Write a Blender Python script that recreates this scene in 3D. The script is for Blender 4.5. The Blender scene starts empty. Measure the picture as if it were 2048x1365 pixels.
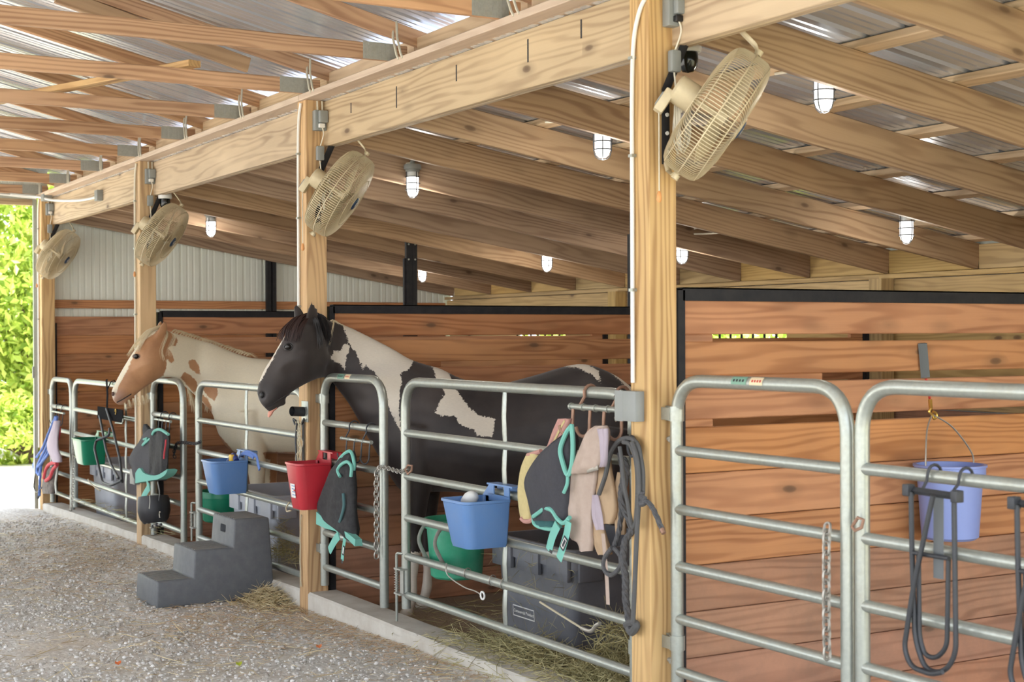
import bpy, bmesh, math, random
import numpy as np
from mathutils import Vector, Matrix, noise
random.seed(7); rng = np.random.default_rng(7)
sc = bpy.context.scene
col = sc.collection

# ---------------------------------------------------------------- camera, world, sun, exposure
# axes: +x into the stalls, +y away down the aisle, +z up; metres. x=0 is the aisle face of the posts.
R = np.array([[0.867, -0.006, 0.498], [-0.498, -0.002, 0.867], [-0.004, -1.0, -0.004]])
FPX = 2968.67
vx = np.array([-1706.0, -6.5, FPX]); vx /= np.linalg.norm(vx)
ve = np.array([5166.0, -33.5, FPX]); ve /= np.linalg.norm(ve)
vu = np.cross(ve, vx)
R = np.stack([ve, vx, vu])
CAM = np.array([-3.47, -5.06, 1.72])
cam = bpy.data.cameras.new('camera'); camo = bpy.data.objects.new('camera', cam); col.objects.link(camo)
cam.sensor_width = 36; cam.lens = FPX / 2048 * 36; cam.clip_end = 300; cam.clip_start = .05
rt, dn, fw = R[:, 0], R[:, 1], R[:, 2]
camo.matrix_world = Matrix(((rt[0], -dn[0], -fw[0], CAM[0]), (rt[1], -dn[1], -fw[1], CAM[1]), (rt[2], -dn[2], -fw[2], CAM[2]), (0, 0, 0, 1)))
cam.dof.use_dof = True; cam.dof.focus_distance = 8.4; cam.dof.aperture_fstop = 4.5
sc.camera = camo

W = bpy.data.worlds.new('sky'); sc.world = W; W.use_nodes = True
nt = W.node_tree; bg = nt.nodes['Background']
sky = nt.nodes.new('ShaderNodeTexSky'); sky.sky_type = 'HOSEK_WILKIE'
sky.sun_direction = Vector((-.5, .02, .86)).normalized(); sky.turbidity = 6; sky.ground_albedo = .4
mx = nt.nodes.new('ShaderNodeMixRGB'); mx.inputs[0].default_value = .72; mx.inputs[2].default_value = (.94, .985, 1.06, 1)
nt.links.new(sky.outputs[0], mx.inputs[1]); nt.links.new(mx.outputs[0], bg.inputs[0])
bg.inputs[1].default_value = 3.1
sl = bpy.data.lights.new('sun', 'SUN'); sl.energy = 12; sl.angle = .02; sl.color = (1, .95, .86)
so = bpy.data.objects.new('sun', sl); col.objects.link(so)
so.rotation_euler = Vector((-.5, .02, .86)).to_track_quat('Z', 'Y').to_euler()
sc.view_settings.view_transform = 'Standard'; sc.view_settings.look = 'None'
sc.view_settings.exposure = 0.47; sc.view_settings.gamma = 1; sc.view_settings.use_curve_mapping = False
try:
    sc.cycles.max_bounces = 8; sc.cycles.diffuse_bounces = 5; sc.cycles.glossy_bounces = 3
    sc.cycles.transmission_bounces = 4; sc.cycles.transparent_max_bounces = 6
    sc.cycles.caustics_reflective = False; sc.cycles.caustics_refractive = False
    sc.cycles.sample_clamp_indirect = 6; sc.cycles.use_denoising = True
    sc.cycles.use_adaptive_sampling = True
except Exception: pass

def ray(u, v):
    d = R @ np.array([u - 1024, v - 682.5, FPX]); return d / np.linalg.norm(d)
def PX(u, v, x):            # the point of the plane x = const that the photograph shows at (u, v)
    d = ray(u, v); return CAM + (x - CAM[0]) / d[0] * d
def PY(u, v, y):
    d = ray(u, v); return CAM + (y - CAM[1]) / d[1] * d
def PZ(u, v, z):
    d = ray(u, v); return CAM + (z - CAM[2]) / d[2] * d

# ---------------------------------------------------------------- mesh helpers
class MB:
    def __init__(s): s.v = []; s.f = []
    def add(s, vs, fs):
        o = len(s.v); s.v += [tuple(map(float, p)) for p in vs]; s.f += [tuple(i + o for i in f) for f in fs]; return s
    def box(s, x0, x1, y0, y1, z0, z1, c=0):
        if c <= 0:
            return s.add([(x0,y0,z0),(x1,y0,z0),(x1,y1,z0),(x0,y1,z0),(x0,y0,z1),(x1,y0,z1),(x1,y1,z1),(x0,y1,z1)],
                     [(0,3,2,1),(4,5,6,7),(0,1,5,4),(1,2,6,5),(2,3,7,6),(3,0,4,7)])
        bm = bmesh.new(); bmesh.ops.create_cube(bm, size=1)
        for w in bm.verts: w.co = Vector(((x0+x1)/2 + w.co.x*(x1-x0), (y0+y1)/2 + w.co.y*(y1-y0), (z0+z1)/2 + w.co.z*(z1-z0)))
        bmesh.ops.bevel(bm, geom=bm.edges[:], offset=c, segments=2, affect='EDGES', profile=.6)
        return s.bm(bm)
    def bm(s, bm):
        bm.verts.index_update(); s.add([w.co for w in bm.verts], [[w.index for w in f.verts] for f in bm.faces]); bm.free(); return s
    def tube(s, pts, r, n=8, closed=False, cap=True, flat=1.0, up=None):
        P = [Vector(p) for p in pts]; m = len(P); rr = r if hasattr(r, '__len__') else [r]*m
        prev = None; rings = []
        for i in range(m):
            if closed: t = P[(i+1) % m] - P[i-1]
            else: t = P[min(i+1, m-1)] - P[max(i-1, 0)]
            if t.length < 1e-9: t = Vector((0,0,1))
            t.normalize()
            if prev is None:
                a = Vector(up) if up is not None else (Vector((0,0,1)) if abs(t.z) < .9 else Vector((1,0,0)))
            else: a = prev
            a = a - t*a.dot(t)
            if a.length < 1e-6: a = t.orthogonal()
            a.normalize(); prev = a; b = t.cross(a)
            rings.append([P[i] + a*math.cos(2*math.pi*k/n)*rr[i] + b*math.sin(2*math.pi*k/n)*rr[i]*flat for k in range(n)])
        vs = [q for g in rings for q in g]; fs = []
        for i in range(m if closed else m-1):
            j = (i+1) % m
            for k in range(n): fs.append((i*n+k, i*n+(k+1) % n, j*n+(k+1) % n, j*n+k))
        if cap and not closed: fs += [tuple(range(n))[::-1], tuple(range((m-1)*n, m*n))]
        return s.add(vs, fs)
    def loft(s, rings, closed_ring=True, cap=True):
        n = len(rings[0]); m = len(rings); vs = [q for g in rings for q in g]; fs = []
        for i in range(m-1):
            for k in range(n if closed_ring else n-1): fs.append((i*n+k, i*n+(k+1) % n, (i+1)*n+(k+1) % n, (i+1)*n+k))
        if cap: fs += [tuple(range(n))[::-1], tuple(range((m-1)*n, m*n))]
        return s.add(vs, fs)
    def lathe(s, prof, n=24, M=None, cap=True):
        M = M or Matrix.Identity(4)
        return s.loft([[M @ Vector((r*math.cos(2*math.pi*k/n), r*math.sin(2*math.pi*k/n), z)) for k in range(n)] for r, z in prof], cap=cap)
    def prism(s, poly, a, b, f):  # poly in 2D, f(p,h) -> 3D
        n = len(poly); vs = [f(p, a) for p in poly] + [f(p, b) for p in poly]
        return s.add(vs, [tuple(range(n))[::-1], tuple(range(n, 2*n))] + [(k, (k+1) % n, n+(k+1) % n, n+k) for k in range(n)])
    def mesh(s, name, ang=.7):
        me = bpy.data.meshes.new(name); me.from_pydata(s.v, [], s.f)
        bm = bmesh.new(); bm.from_mesh(me); bmesh.ops.recalc_face_normals(bm, faces=bm.faces[:]); bm.to_mesh(me); bm.free()
        if ang: me.shade_smooth(); me.set_sharp_from_angle(angle=ang)
        return me
def fillet(pts, rad, seg=7):
    P = [Vector(p) for p in pts]; out = [P[0]]
    for i in range(1, len(P)-1):
        a = P[i-1]-P[i]; b = P[i+1]-P[i]; r = min(rad, a.length*.49, b.length*.49)
        p0 = P[i]+a.normalized()*r; p2 = P[i]+b.normalized()*r
        for k in range(seg+1):
            t = k/seg; out.append(p0*(1-t)**2*1 + P[i]*2*t*(1-t)*1 + p2*t*t)
    out.append(P[-1]); return out
def link(name, data, mat=None, parent=None, loc=None, rot=None, **props):
    o = bpy.data.objects.new(name, data); col.objects.link(o)
    if mat is not None and data is not None and len(data.materials) == 0: data.materials.append(mat)
    if parent is not None: o.parent = parent
    if loc is not None: o.location = loc
    if rot is not None: o.rotation_euler = rot
    for k, v in props.items(): o[k] = v
    return o
def obj(name, mb, mat, parent=None, ang=.7, **props):
    return link(name, mb.mesh(name, ang), mat, parent, **props)
def thing(name, label, category, group=None, loc=(0,0,0), rot=(0,0,0)):
    o = bpy.data.objects.new(name, None); col.objects.link(o); o.empty_display_size = .1
    o.location = loc; o.rotation_euler = rot; o['label'] = label; o['category'] = category
    if group: o['group'] = group
    return o
def tag(o, label, category, group=None, kind=None):
    o['label'] = label; o['category'] = category
    if group: o['group'] = group
    if kind: o['kind'] = kind
    return o
def kids(o, tbl): return tbl.get(o.name, [])
def copy_tree(root, loc=None, rot=None, label=None):
    tbl = {}
    for q in col.objects:
        if q.parent: tbl.setdefault(q.parent.name, []).append(q)
    def rec(o, par):
        c = o.copy(); col.objects.link(c)
        if par: c.parent = par
        for ch in tbl.get(o.name, []): rec(ch, c)
        return c
    r = rec(root, None)
    if loc is not None: r.location = loc
    if rot is not None: r.rotation_euler = rot
    if label: r['label'] = label
    return r
_boards = {}
def board_mesh(L, w, t, mat, c=.004):
    key = (round(L, 3), round(w, 3), round(t, 3), mat.name)
    if key not in _boards:
        m = MB(); a, b, h = L/2, w/2, t/2; c = min(c, t*.2)
        sec = [(-b+c,-h),(b-c,-h),(b,-h+c),(b,h-c),(b-c,h),(-b+c,h),(-b,h-c),(-b,-h+c)]
        m.prism(sec, -a, a, lambda p, x: (x, p[0], p[1]))
        me = m.mesh('board', .3); me.materials.append(mat); _boards[key] = me
    return _boards[key]
# orientation of a board whose length runs along an axis and whose wide face looks along another
ORI = {'xz': Matrix(((1,0,0),(0,1,0),(0,0,1))),            # length x, width y, thickness z
       'xy': Matrix(((1,0,0),(0,0,1),(0,1,0))),            # length x, width z, thickness y
       'yz': Matrix(((0,1,0),(1,0,0),(0,0,1))),            # length y, width x, thickness z
       'yx': Matrix(((0,0,1),(1,0,0),(0,1,0))),            # length y, width z, thickness x
       'zx': Matrix(((0,0,1),(0,1,0),(1,0,0))),            # length z, width y, thickness x
       'zy': Matrix(((0,1,0),(0,0,1),(1,0,0)))}            # length z, width x, thickness y
for k in ORI:
    if ORI[k].determinant() < 0: ORI[k] = ORI[k] @ Matrix(((1,0,0),(0,1,0),(0,0,-1)))
def board(name, x0, x1, y0, y1, z0, z1, o, mat, parent=None, **props):
    d = {'x': x1-x0, 'y': y1-y0, 'z': z1-z0}; L = d[o[0]]; t = d[o[1]]
    w = d[({'x','y','z'} - set(o)).pop()]
    ob = link(name, board_mesh(L, w, t, mat), None, parent, **props)
    ob.matrix_local = Matrix.Translation(((x0+x1)/2, (y0+y1)/2, (z0+z1)/2)) @ ORI[o].to_4x4()
    return ob
def sloped(name, p0, p1, w, t, mat, parent=None, **props):  # board in a plane y = const from p0 to p1 (centre line), width in the xz plane
    p0 = Vector(p0); p1 = Vector(p1); a = (p1-p0); L = a.length; a.normalize(); z = Vector((0, 1, 0)); b = z.cross(a)
    ob = link(name, board_mesh(L, w, t, mat), None, parent, **props)
    M = Matrix((a, b, z)).transposed().to_4x4(); M.translation = (p0+p1)/2
    ob.matrix_local = M; return ob

# ---------------------------------------------------------------- materials
def srgb(r, g, b):
    f = lambda c: (c/255/12.92) if c/255 <= .04045 else ((c/255+.055)/1.055)**2.4
    return (f(r), f(g), f(b), 1)
class NT:
    def __init__(s, name):
        s.m = bpy.data.materials.new(name); s.m.use_nodes = True; s.t = s.m.node_tree
        s.b = s.t.nodes['Principled BSDF']; s.N = s.t.nodes; s.L = s.t.links
    def n(s, ty, **kw):
        q = s.N.new(ty)
        for k, v in kw.items():
            if isinstance(v, (tuple, list, int, float)) and k in [i.name for i in q.inputs]: q.inputs[k].default_value = v
            else: setattr(q, k, v)
        return q
    def set(s, i, v):
        if hasattr(v, 'links') or hasattr(v, 'is_linked'): s.L.new(v, i)
        else: i.default_value = v
    def math(s, op, a, b=0, c=None):
        q = s.N.new('ShaderNodeMath'); q.operation = op; s.set(q.inputs[0], a); s.set(q.inputs[1], b)
        if c is not None: s.set(q.inputs[2], c)
        return q.outputs[0]
    def mix(s, f, a, b, bt='MIX'):
        q = s.N.new('ShaderNodeMixRGB'); q.blend_type = bt; s.set(q.inputs[0], f); s.set(q.inputs[1], a); s.set(q.inputs[2], b); return q.outputs[0]
    def ramp(s, f, pts):
        q = s.N.new('ShaderNodeValToRGB'); s.set(q.inputs[0], f); e = q.color_ramp.elements
        while len(e) < len(pts): e.new(.5)
        for k, (p, c) in enumerate(pts): e[k].position = p; e[k].color = c if hasattr(c, '__len__') else (c, c, c, 1)
        return q.outputs[0]
    def noise(s, vec, scale, detail=3, rough=.55):
        q = s.N.new('ShaderNodeTexNoise'); q.inputs['Scale'].default_value = scale; q.inputs['Detail'].default_value = detail
        q.inputs['Roughness'].default_value = rough
        if vec is not None: s.L.new(vec, q.inputs['Vector'])
        return q
    def mapv(s, vec, sc=(1,1,1), loc=(0,0,0)):
        q = s.N.new('ShaderNodeMapping'); q.inputs['Scale'].default_value = sc; q.inputs['Location'].default_value = loc; s.L.new(vec, q.inputs['Vector']); return q.outputs[0]
    def vadd(s, a, b):
        q = s.N.new('ShaderNodeVectorMath'); q.operation = 'ADD'; s.set(q.inputs[0], a); s.set(q.inputs[1], b); return q.outputs[0]
    def vscale(s, a, f):
        q = s.N.new('ShaderNodeVectorMath'); q.operation = 'SCALE'; s.L.new(a, q.inputs[0]); s.set(q.inputs['Scale'], f); return q.outputs[0]
    def bump(s, h, st, dist=.01):
        q = s.N.new('ShaderNodeBump'); q.inputs['Strength'].default_value = st; q.inputs['Distance'].default_value = dist; s.L.new(h, q.inputs['Height']); s.L.new(q.outputs[0], s.b.inputs['Normal'])
    def fin(s, colr=None, rough=None, metal=None, spec=None):
        if colr is not None: s.set(s.b.inputs['Base Color'], colr)
        if rough is not None: s.set(s.b.inputs['Roughness'], rough)
        if metal is not None: s.set(s.b.inputs['Metallic'], metal)
        if spec is not None: s.set(s.b.inputs['Specular IOR Level'], spec)
        return s.m
def wood(name, base, dark, knot=(.13,.07,.035,1), grain=.55, knots=.5, vary=.16, dirt=0, rough=.62, wscale=11, sat=.8):
    q = NT(name); tc = q.n('ShaderNodeTexCoord'); oi = q.n('ShaderNodeObjectInfo')
    cb = q.n('ShaderNodeCombineXYZ'); r = oi.outputs['Random']
    q.set(cb.inputs[0], q.math('MULTIPLY', r, 37.3)); q.set(cb.inputs[1], q.math('MULTIPLY', q.math('FRACT', q.math('MULTIPLY', r, 71.7)), .16)); q.set(cb.inputs[2], q.math('ADD', q.math('MULTIPLY', q.math('FRACT', q.math('MULTIPLY', r, 13.1)), .12), .03))
    v = q.vadd(tc.outputs['Object'], cb.outputs[0])
    n1 = q.noise(q.mapv(v, (.32, 3.0, 3.0)), 1.6, 2.5); n1b = q.vscale(q.vadd(n1.outputs['Color'], (-.5,-.5,-.5)), .24)
    v2 = q.vadd(q.mapv(v, (.02, 1, 1)), n1b)
    w = q.n('ShaderNodeTexWave', wave_type='RINGS', rings_direction='X'); w.inputs['Scale'].default_value = wscale; w.inputs['Distortion'].default_value = 1.2; w.inputs['Detail'].default_value = 2; w.inputs['Detail Scale'].default_value = 1.5
    q.L.new(v2, w.inputs['Vector'])
    g = q.ramp(w.outputs['Fac'], [(0.0, 0), (.45, .12), (.82, .75), (1, 1)])
    fine = q.noise(q.mapv(v, (1.5, 90, 90)), 2.0, 3)
    g2 = q.math('MULTIPLY', g, grain)
    c = q.mix(g2, base, dark)
    c = q.mix(q.math('MULTIPLY', fine.outputs['Fac'], .28), c, dark)
    blot = q.noise(q.mapv(v, (.6, 2.5, 2.5)), 1.7, 3)
    lite = tuple(min(1, k*1.28) for k in base[:3]) + (1,)
    c = q.mix(q.ramp(blot.outputs['Fac'], [(.42, 0), (.75, .6)]), c, lite)
    # knots
    vk = q.n('ShaderNodeTexVoronoi'); vk.inputs['Scale'].default_value = 1; q.L.new(q.vadd(q.mapv(v, (3.2, 7.5, .6)), q.vscale(n1.outputs['Color'], .35)), vk.inputs['Vector'])
    keep = q.math('LESS_THAN', q.math('FRACT', q.math('MULTIPLY', vk.outputs['Color'], 7.7)), knots*.45)
    kd = q.ramp(vk.outputs['Distance'], [(.05, 1), (.1, .85), (.14, .35), (.34, 0)])
    kk = q.math('MULTIPLY', kd, keep)
    c = q.mix(q.math('MULTIPLY', kk, .9), c, knot)
    hv = q.n('ShaderNodeHueSaturation'); q.L.new(c, hv.inputs['Color'])
    q.set(hv.inputs['Value'], q.math('ADD', q.math('MULTIPLY', q.math('FRACT', q.math('MULTIPLY', r, 5.31)), vary*2), 1-vary))
    q.set(hv.inputs['Saturation'], q.math('ADD', q.math('MULTIPLY', q.math('FRACT', q.math('MULTIPLY', r, 23.9)), .16), sat))
    q.set(hv.inputs['Hue'], q.math('ADD', q.math('MULTIPLY', q.math('FRACT', q.math('MULTIPLY', r, 3.7)), .006), .497))
    c = hv.outputs[0]
    if dirt:
        dn_ = q.noise(tc.outputs['Object'], 3.1, 6, .7)
        c = q.mix(q.math('MULTIPLY', q.ramp(dn_.outputs['Fac'], [(.4, 0), (.7, 1)]), dirt), c, srgb(120, 104, 90))
    q.bump(fine.outputs['Fac'], .12, .004)
    return q.fin(c, rough, spec=.25)
M = {}
M['rafter'] = wood('rafter_wood', srgb(174,142,106), srgb(118,82,54), knots=.9, grain=.6, vary=.14, sat=.76)
M['truss'] = wood('truss_wood', srgb(206,158,112), srgb(150,98,58), knots=.8, grain=.7, vary=.1, sat=.78)
M['plank'] = wood('plank_wood', srgb(190,134,88), srgb(132,78,44), knots=1.3, grain=.62, vary=.09, dirt=.12, sat=.86)
M['plank_low'] = wood('worn_plank_wood', srgb(184,128,90), srgb(138,86,54), knots=.8, grain=.65, vary=.1, dirt=.45, sat=.8)
M['post'] = wood('post_wood', srgb(208,170,112), srgb(148,104,58), knots=.2, grain=.7, vary=.04, sat=.78)
M['beam'] = wood('beam_wood', srgb(196,168,122), srgb(140,106,68), knots=.45, grain=.6, vary=.05, sat=.7)
M['plate'] = wood('pale_plate_wood', srgb(206,184,160), srgb(160,130,104), knots=.1, grain=.3, vary=.05)
M['purlin'] = wood('purlin_wood', srgb(214,186,148), srgb(150,116,82), knots=.3, grain=.4, vary=.07)
M['green_wood'] = wood('treated_wood', srgb(196,164,100), srgb(136,106,56), knots=.4, grain=.5, vary=.08)
def plain(name, c, rough=.5, metal=0, nscale=0, namt=.15, dark=None, bump=0, spec=.5, **kw):
    q = NT(name)
    if nscale:
        tc = q.n('ShaderNodeTexCoord'); nn = q.noise(tc.outputs['Object'], nscale, 5, .65)
        f = q.ramp(nn.outputs['Fac'], [(.35, 0), (.7, 1)])
        d = dark or tuple(k*.6 for k in c[:3]) + (1,)
        cc = q.mix(q.math('MULTIPLY', f, namt), c, d)
        if bump: q.bump(nn.outputs['Fac'], bump, .01)
        return q.fin(cc, rough, metal, spec)
    return q.fin(c, rough, metal, spec)
def galv(name, c, rough, metal=.55, sc_=60):
    q = NT(name); tc = q.n('ShaderNodeTexCoord'); a = q.noise(tc.outputs['Object'], sc_, 3); b = q.noise(tc.outputs['Object'], 7, 5, .7)
    cc = q.mix(q.math('MULTIPLY', q.ramp(a.outputs['Fac'], [(.35, 0), (.65, 1)]), .35), c, tuple(k*.72 for k in c[:3])+(1,))
    cc = q.mix(q.math('MULTIPLY', q.ramp(b.outputs['Fac'], [(.5, 0), (.75, 1)]), .35), cc, srgb(150,142,118))
    rr = q.math('ADD', q.math('MULTIPLY', a.outputs['Fac'], .16), rough-.08)
    q.bump(b.outputs['Fac'], .15, .003)
    return q.fin(cc, rr, metal)
M['galv'] = galv('galvanised_steel', srgb(166,171,164), .34)
M['galv_dark'] = galv('dull_galvanised_steel', srgb(172,172,164), .55, .25)
M['roofmetal'] = plain('galvalume_sheet', srgb(214,219,228), .24, .62, 3, .12)
M['blackmetal'] = plain('black_powder_coat', srgb(30,30,34), .6, .0, 14, .3, srgb(64,62,60), spec=.25)
M['blacksteel'] = plain('black_steel_rod', srgb(62,64,68), .5, .4, 20, .3)
M['matteblack'] = plain('matte_black', srgb(32,32,34), .95, 0, 14, .2, spec=.02)
M['siding'] = plain('painted_siding', srgb(222,226,216), .45, .0, 2.5, .12, srgb(170,172,158))
M['white'] = plain('white_plastic', srgb(226,226,222), .4)
M['cable'] = plain('cable_jacket', srgb(214,208,190), .5)
M['grey'] = plain('grey_plastic_box', srgb(140,144,142), .5, 0, 12, .2)
M['black'] = plain('black_plastic', srgb(28,28,30), .4)
M['cream'] = plain('cream_enamel', srgb(204,190,158), .45, .1, 25, .25, srgb(150,132,96))
M['fan3'] = plain('dusty_wire', srgb(168,160,146), .5, .3, 25, .25)
M['blue_plastic'] = plain('blue_plastic', srgb(92,132,186), .4, 0, 9, .18, srgb(128,150,180))
M['lav_plastic'] = plain('periwinkle_plastic', srgb(138,156,214), .4, 0, 9, .12)
M['red_plastic'] = plain('red_plastic', srgb(186,44,56), .36, 0, 10, .15)
M['green_plastic'] = plain('green_plastic', srgb(10,124,92), .34, 0, 10, .12)
M['mint_plastic'] = plain('worn_green_plastic', srgb(20,140,104), .45, 0, 5, .5, srgb(110,170,148))
M['bin'] = plain('dark_grey_rubber', srgb(112,114,120), .55, 0, 5, .5, srgb(76,78,84))
M['binlight'] = plain('pale_grey_plastic', srgb(168,172,180), .5, 0, 5, .4, srgb(126,130,138))
M['step'] = plain('charcoal_step_plastic', srgb(92,95,99), .6, 0, 16, .4, srgb(120,122,122), bump=.15)
M['teal'] = plain('teal_trim', srgb(120,186,172), .85)
M['mesh'] = plain('dark_mesh_cloth', srgb(62,62,68), .85, 0, 60, .3, srgb(40,40,44), bump=.2)
M['meshblack'] = plain('black_mesh_cloth', srgb(36,36,38), .85, 0, 30, .3, srgb(80,80,80), bump=.2)
M['suede'] = plain('beige_suede', srgb(184,166,154), .9, 0, 14, .35, srgb(150,128,112), bump=.2)
M['tan_cloth'] = plain('tan_cloth', srgb(182,156,126), .9, 0, 14, .3, bump=.2)
M['yellow_mesh'] = plain('pale_yellow_mesh', srgb(202,186,134), .9, 0, 60, .3, bump=.2)
M['pink_trim'] = plain('dusty_pink_trim', srgb(186,140,130), .9)
M['lilac'] = plain('lilac_cloth', srgb(176,164,174), .9, 0, 10, .2)
M['rope'] = plain('dark_braided_rope', srgb(92,92,94), .9, 0, 60, .6, srgb(50,50,52), bump=.4)
M['bluerope'] = plain('blue_rope', srgb(96,126,190), .8, 0, 60, .3)
M['redweb'] = plain('red_webbing', srgb(196,70,78), .8)
M['leather'] = plain('black_leather', srgb(44,44,48), .5, 0, 20, .3)
M['string'] = plain('baler_twine', srgb(186,176,150), .9)
M['brass'] = plain('brass', srgb(214,176,96), .3, .9)
M['chain'] = plain('chain_steel', srgb(168,164,156), .4, .7, 30, .3)
M['rustchain'] = plain('rusty_hook_steel', srgb(160,126,106), .6, .4, 30, .3)
M['concrete'] = plain('painted_concrete', srgb(206,202,192), .8, 0, 6, .5, srgb(158,146,130), bump=.3)
M['label'] = plain('paper_label', srgb(226,226,222), .6)
M['sticker_g'] = plain('green_sticker', srgb(120,160,140), .6)
M['sticker_r'] = plain('cream_sticker', srgb(226,206,170), .6)
M['print'] = plain('dark_print', srgb(40,40,44), .6)
M['printred'] = plain('red_print', srgb(190,60,50), .6)
M['woodknob'] = plain('orange_wood_knob', srgb(214,150,90), .5)
M['bark'] = plain('bark', srgb(92,76,60), .9, 0, 8, .5, bump=.6)
M['skin'] = plain('pink_skin', srgb(214,150,130), .6)
M['hoof'] = plain('hoof', srgb(120,96,74), .6, 0, 12, .4)
def leafmat(name, a, b):
    q = NT(name); oi = q.n('ShaderNodeNewGeometry'); c = q.mix(oi.outputs['Random Per Island'], a, b)
    q.fin(c, .5); q.b.inputs['Transmission Weight'].default_value = 0
    tr = q.n('ShaderNodeBsdfTranslucent'); q.L.new(c, tr.inputs[0]); ms = q.n('ShaderNodeMixShader'); ms.inputs[0].default_value = .4
    q.L.new(q.b.outputs[0], ms.inputs[1]); q.L.new(tr.outputs[0], ms.inputs[2]); q.L.new(ms.outputs[0], q.N['Material Output'].inputs[0]); return q.m
M['leaf'] = leafmat('leaf_green', srgb(140,172,62), srgb(206,216,110))
def straw():
    q = NT('straw'); g = q.n('ShaderNodeNewGeometry'); c = q.ramp(g.outputs['Random Per Island'], [(0, srgb(150,128,92)), (.5, srgb(196,178,132)), (1, srgb(222,208,172))]); return q.fin(c, .7)
M['straw'] = straw()
def hay():
    q = NT('green_hay'); g = q.n('ShaderNodeNewGeometry'); c = q.ramp(g.outputs['Random Per Island'], [(0, srgb(124,114,76)), (.5, srgb(164,156,108)), (1, srgb(204,194,146))]); return q.fin(c, .75)
M['hay'] = hay()
def stonem():
    q = NT('gravel_stone'); g = q.n('ShaderNodeNewGeometry'); c = q.ramp(g.outputs['Random Per Island'], [(0, srgb(168,161,152)), (.35, srgb(198,194,187)), (.7, srgb(218,215,210)), (1, srgb(234,232,228))]); return q.fin(c, .8)
M['stone'] = stonem()
def gravel():
    q = NT('gravel_ground'); tc = q.n('ShaderNodeTexCoord'); o = tc.outputs['Object']
    vz = q.n('ShaderNodeTexVoronoi'); vz.inputs['Scale'].default_value = 42; q.L.new(o, vz.inputs['Vector'])
    a = q.noise(o, 90, 4); b = q.noise(o, 1.1, 5, .65); c3 = q.noise(o, 9, 5, .7)
    gs = q.ramp(vz.outputs['Color'], [(0, srgb(202,199,193)), (.5, srgb(226,224,219)), (1, srgb(244,243,240))])
    gs = q.mix(q.math('MULTIPLY', q.ramp(vz.outputs['Distance'], [(.35, 0), (.8, 1)]), .3), gs, srgb(140,126,110))
    dirt = q.mix(a.outputs['Fac'], srgb(204,188,166), srgb(230,218,200))
    f = q.math('MULTIPLY', q.ramp(b.outputs['Fac'], [(.46, 0), (.7, .85)]), q.ramp(c3.outputs['Fac'], [(.35, .3), (.6, 1)]))
    c = q.mix(f, gs, dirt)
    h = q.math('ADD', q.math('MULTIPLY', vz.outputs['Distance'], -1), a.outputs['Fac'])
    q.bump(h, .35, .008); return q.fin(c, .9, spec=.2)
M['gravel'] = gravel()
def dirtm():
    q = NT('stall_dirt'); tc = q.n('ShaderNodeTexCoord'); o = tc.outputs['Object']; a = q.noise(o, 30, 6, .7); b = q.noise(o, 1.3, 5)
    c = q.mix(a.outputs['Fac'], srgb(138,118,98), srgb(182,164,142)); c = q.mix(q.ramp(b.outputs['Fac'], [(.45, 0), (.6, .6)]), c, srgb(160,156,148))
    q.bump(a.outputs['Fac'], .8, .02); return q.fin(c, .95, spec=.1)
M['dirt'] = dirtm()
M['outground'] = plain('pale_yard', srgb(214,208,196), .9, 0, 8, .2)
M['grass'] = plain('grass', srgb(176,172,140), .9, 0, 8, .3)
def emis(name, c, st):
    q = NT(name); q.fin(c, .3); q.b.inputs['Emission Color'].default_value = c; q.b.inputs['Emission Strength'].default_value = st; return q.m
M['bulb'] = emis('lit_lamp_glass', (1, .985, .96, 1), 2.2)
M['glass'] = plain('lamp_neck_glass', srgb(220,224,226), .15, .1)
# ---------------------------------------------------------------- ground
def gz(x, y):               # height of the gravel: the aisle falls towards the far door and banks up near the kerb's near end
    z = np.interp(y, [-8, 0, 1.2, 3.4, 7, 9, 11.2, 14, 40], [.03, .05, .05, .0, -.03, -.06, -.12, -.2, -.3])
    return z
def kz(y): return float(np.interp(y, [-5, 3.6, 7.2, 10.9], [.12, .13, .057, -.03]))
def terrain():
    m = MB(); xs = np.concatenate([np.linspace(-30, -8, 12), np.linspace(-7.5, .02, 150)]); ys = np.concatenate([np.linspace(-7, 11.2, 330), np.linspace(11.6, 14, 4)])
    X, Y = np.meshgrid(xs, ys); Z = gz(X, Y)
    amp = np.where((X > -7.5), 1, .2)
    r = np.zeros_like(Z)
    for (f, a) in ((.9, .02), (2.7, .012), (9, .006)):
        for i in range(X.shape[0]):
            for j in range(X.shape[1]): r[i, j] += a*noise.noise(Vector((X[i, j]*f, Y[i, j]*f, f)))
    Z = Z + (r + rng.normal(0, .003, Z.shape))*amp
    Z += .05*np.exp(-((X+.35)**2/.12 + (Y-10.7)**2/.3))
    nx = len(xs); v = np.stack([X.ravel(), Y.ravel(), Z.ravel()], 1)
    idx = np.arange(X.size).reshape(X.shape)
    f = np.stack([idx[:-1, :-1], idx[:-1, 1:], idx[1:, 1:], idx[1:, :-1]], -1).reshape(-1, 4)
    me = bpy.data.meshes.new('floor'); me.from_pydata(v.tolist(), [], f.tolist()); me.shade_smooth()
    return me
aisle = link('floor', terrain(), M['gravel'], kind='structure'); aisle['label'] = 'gravel aisle floor scattered with straw'; 
m = MB(); m.box(.16, 4.95, -5, 3.6, -.1, .0); m.add([(.16,3.6,0),(4.95,3.6,0),(4.95,10.98,-.1),(.16,10.98,-.1)], [(0,1,2,3)])
obj('floor', m, M['dirt'], kind='structure')['label'] = 'packed dirt floor of the stalls'
m = MB(); m.box(-40, 60, -40, 60, -.5, -.32); obj('floor', m, M['grass'], kind='structure')['label'] = 'grass around the barn'
m = MB()
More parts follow.
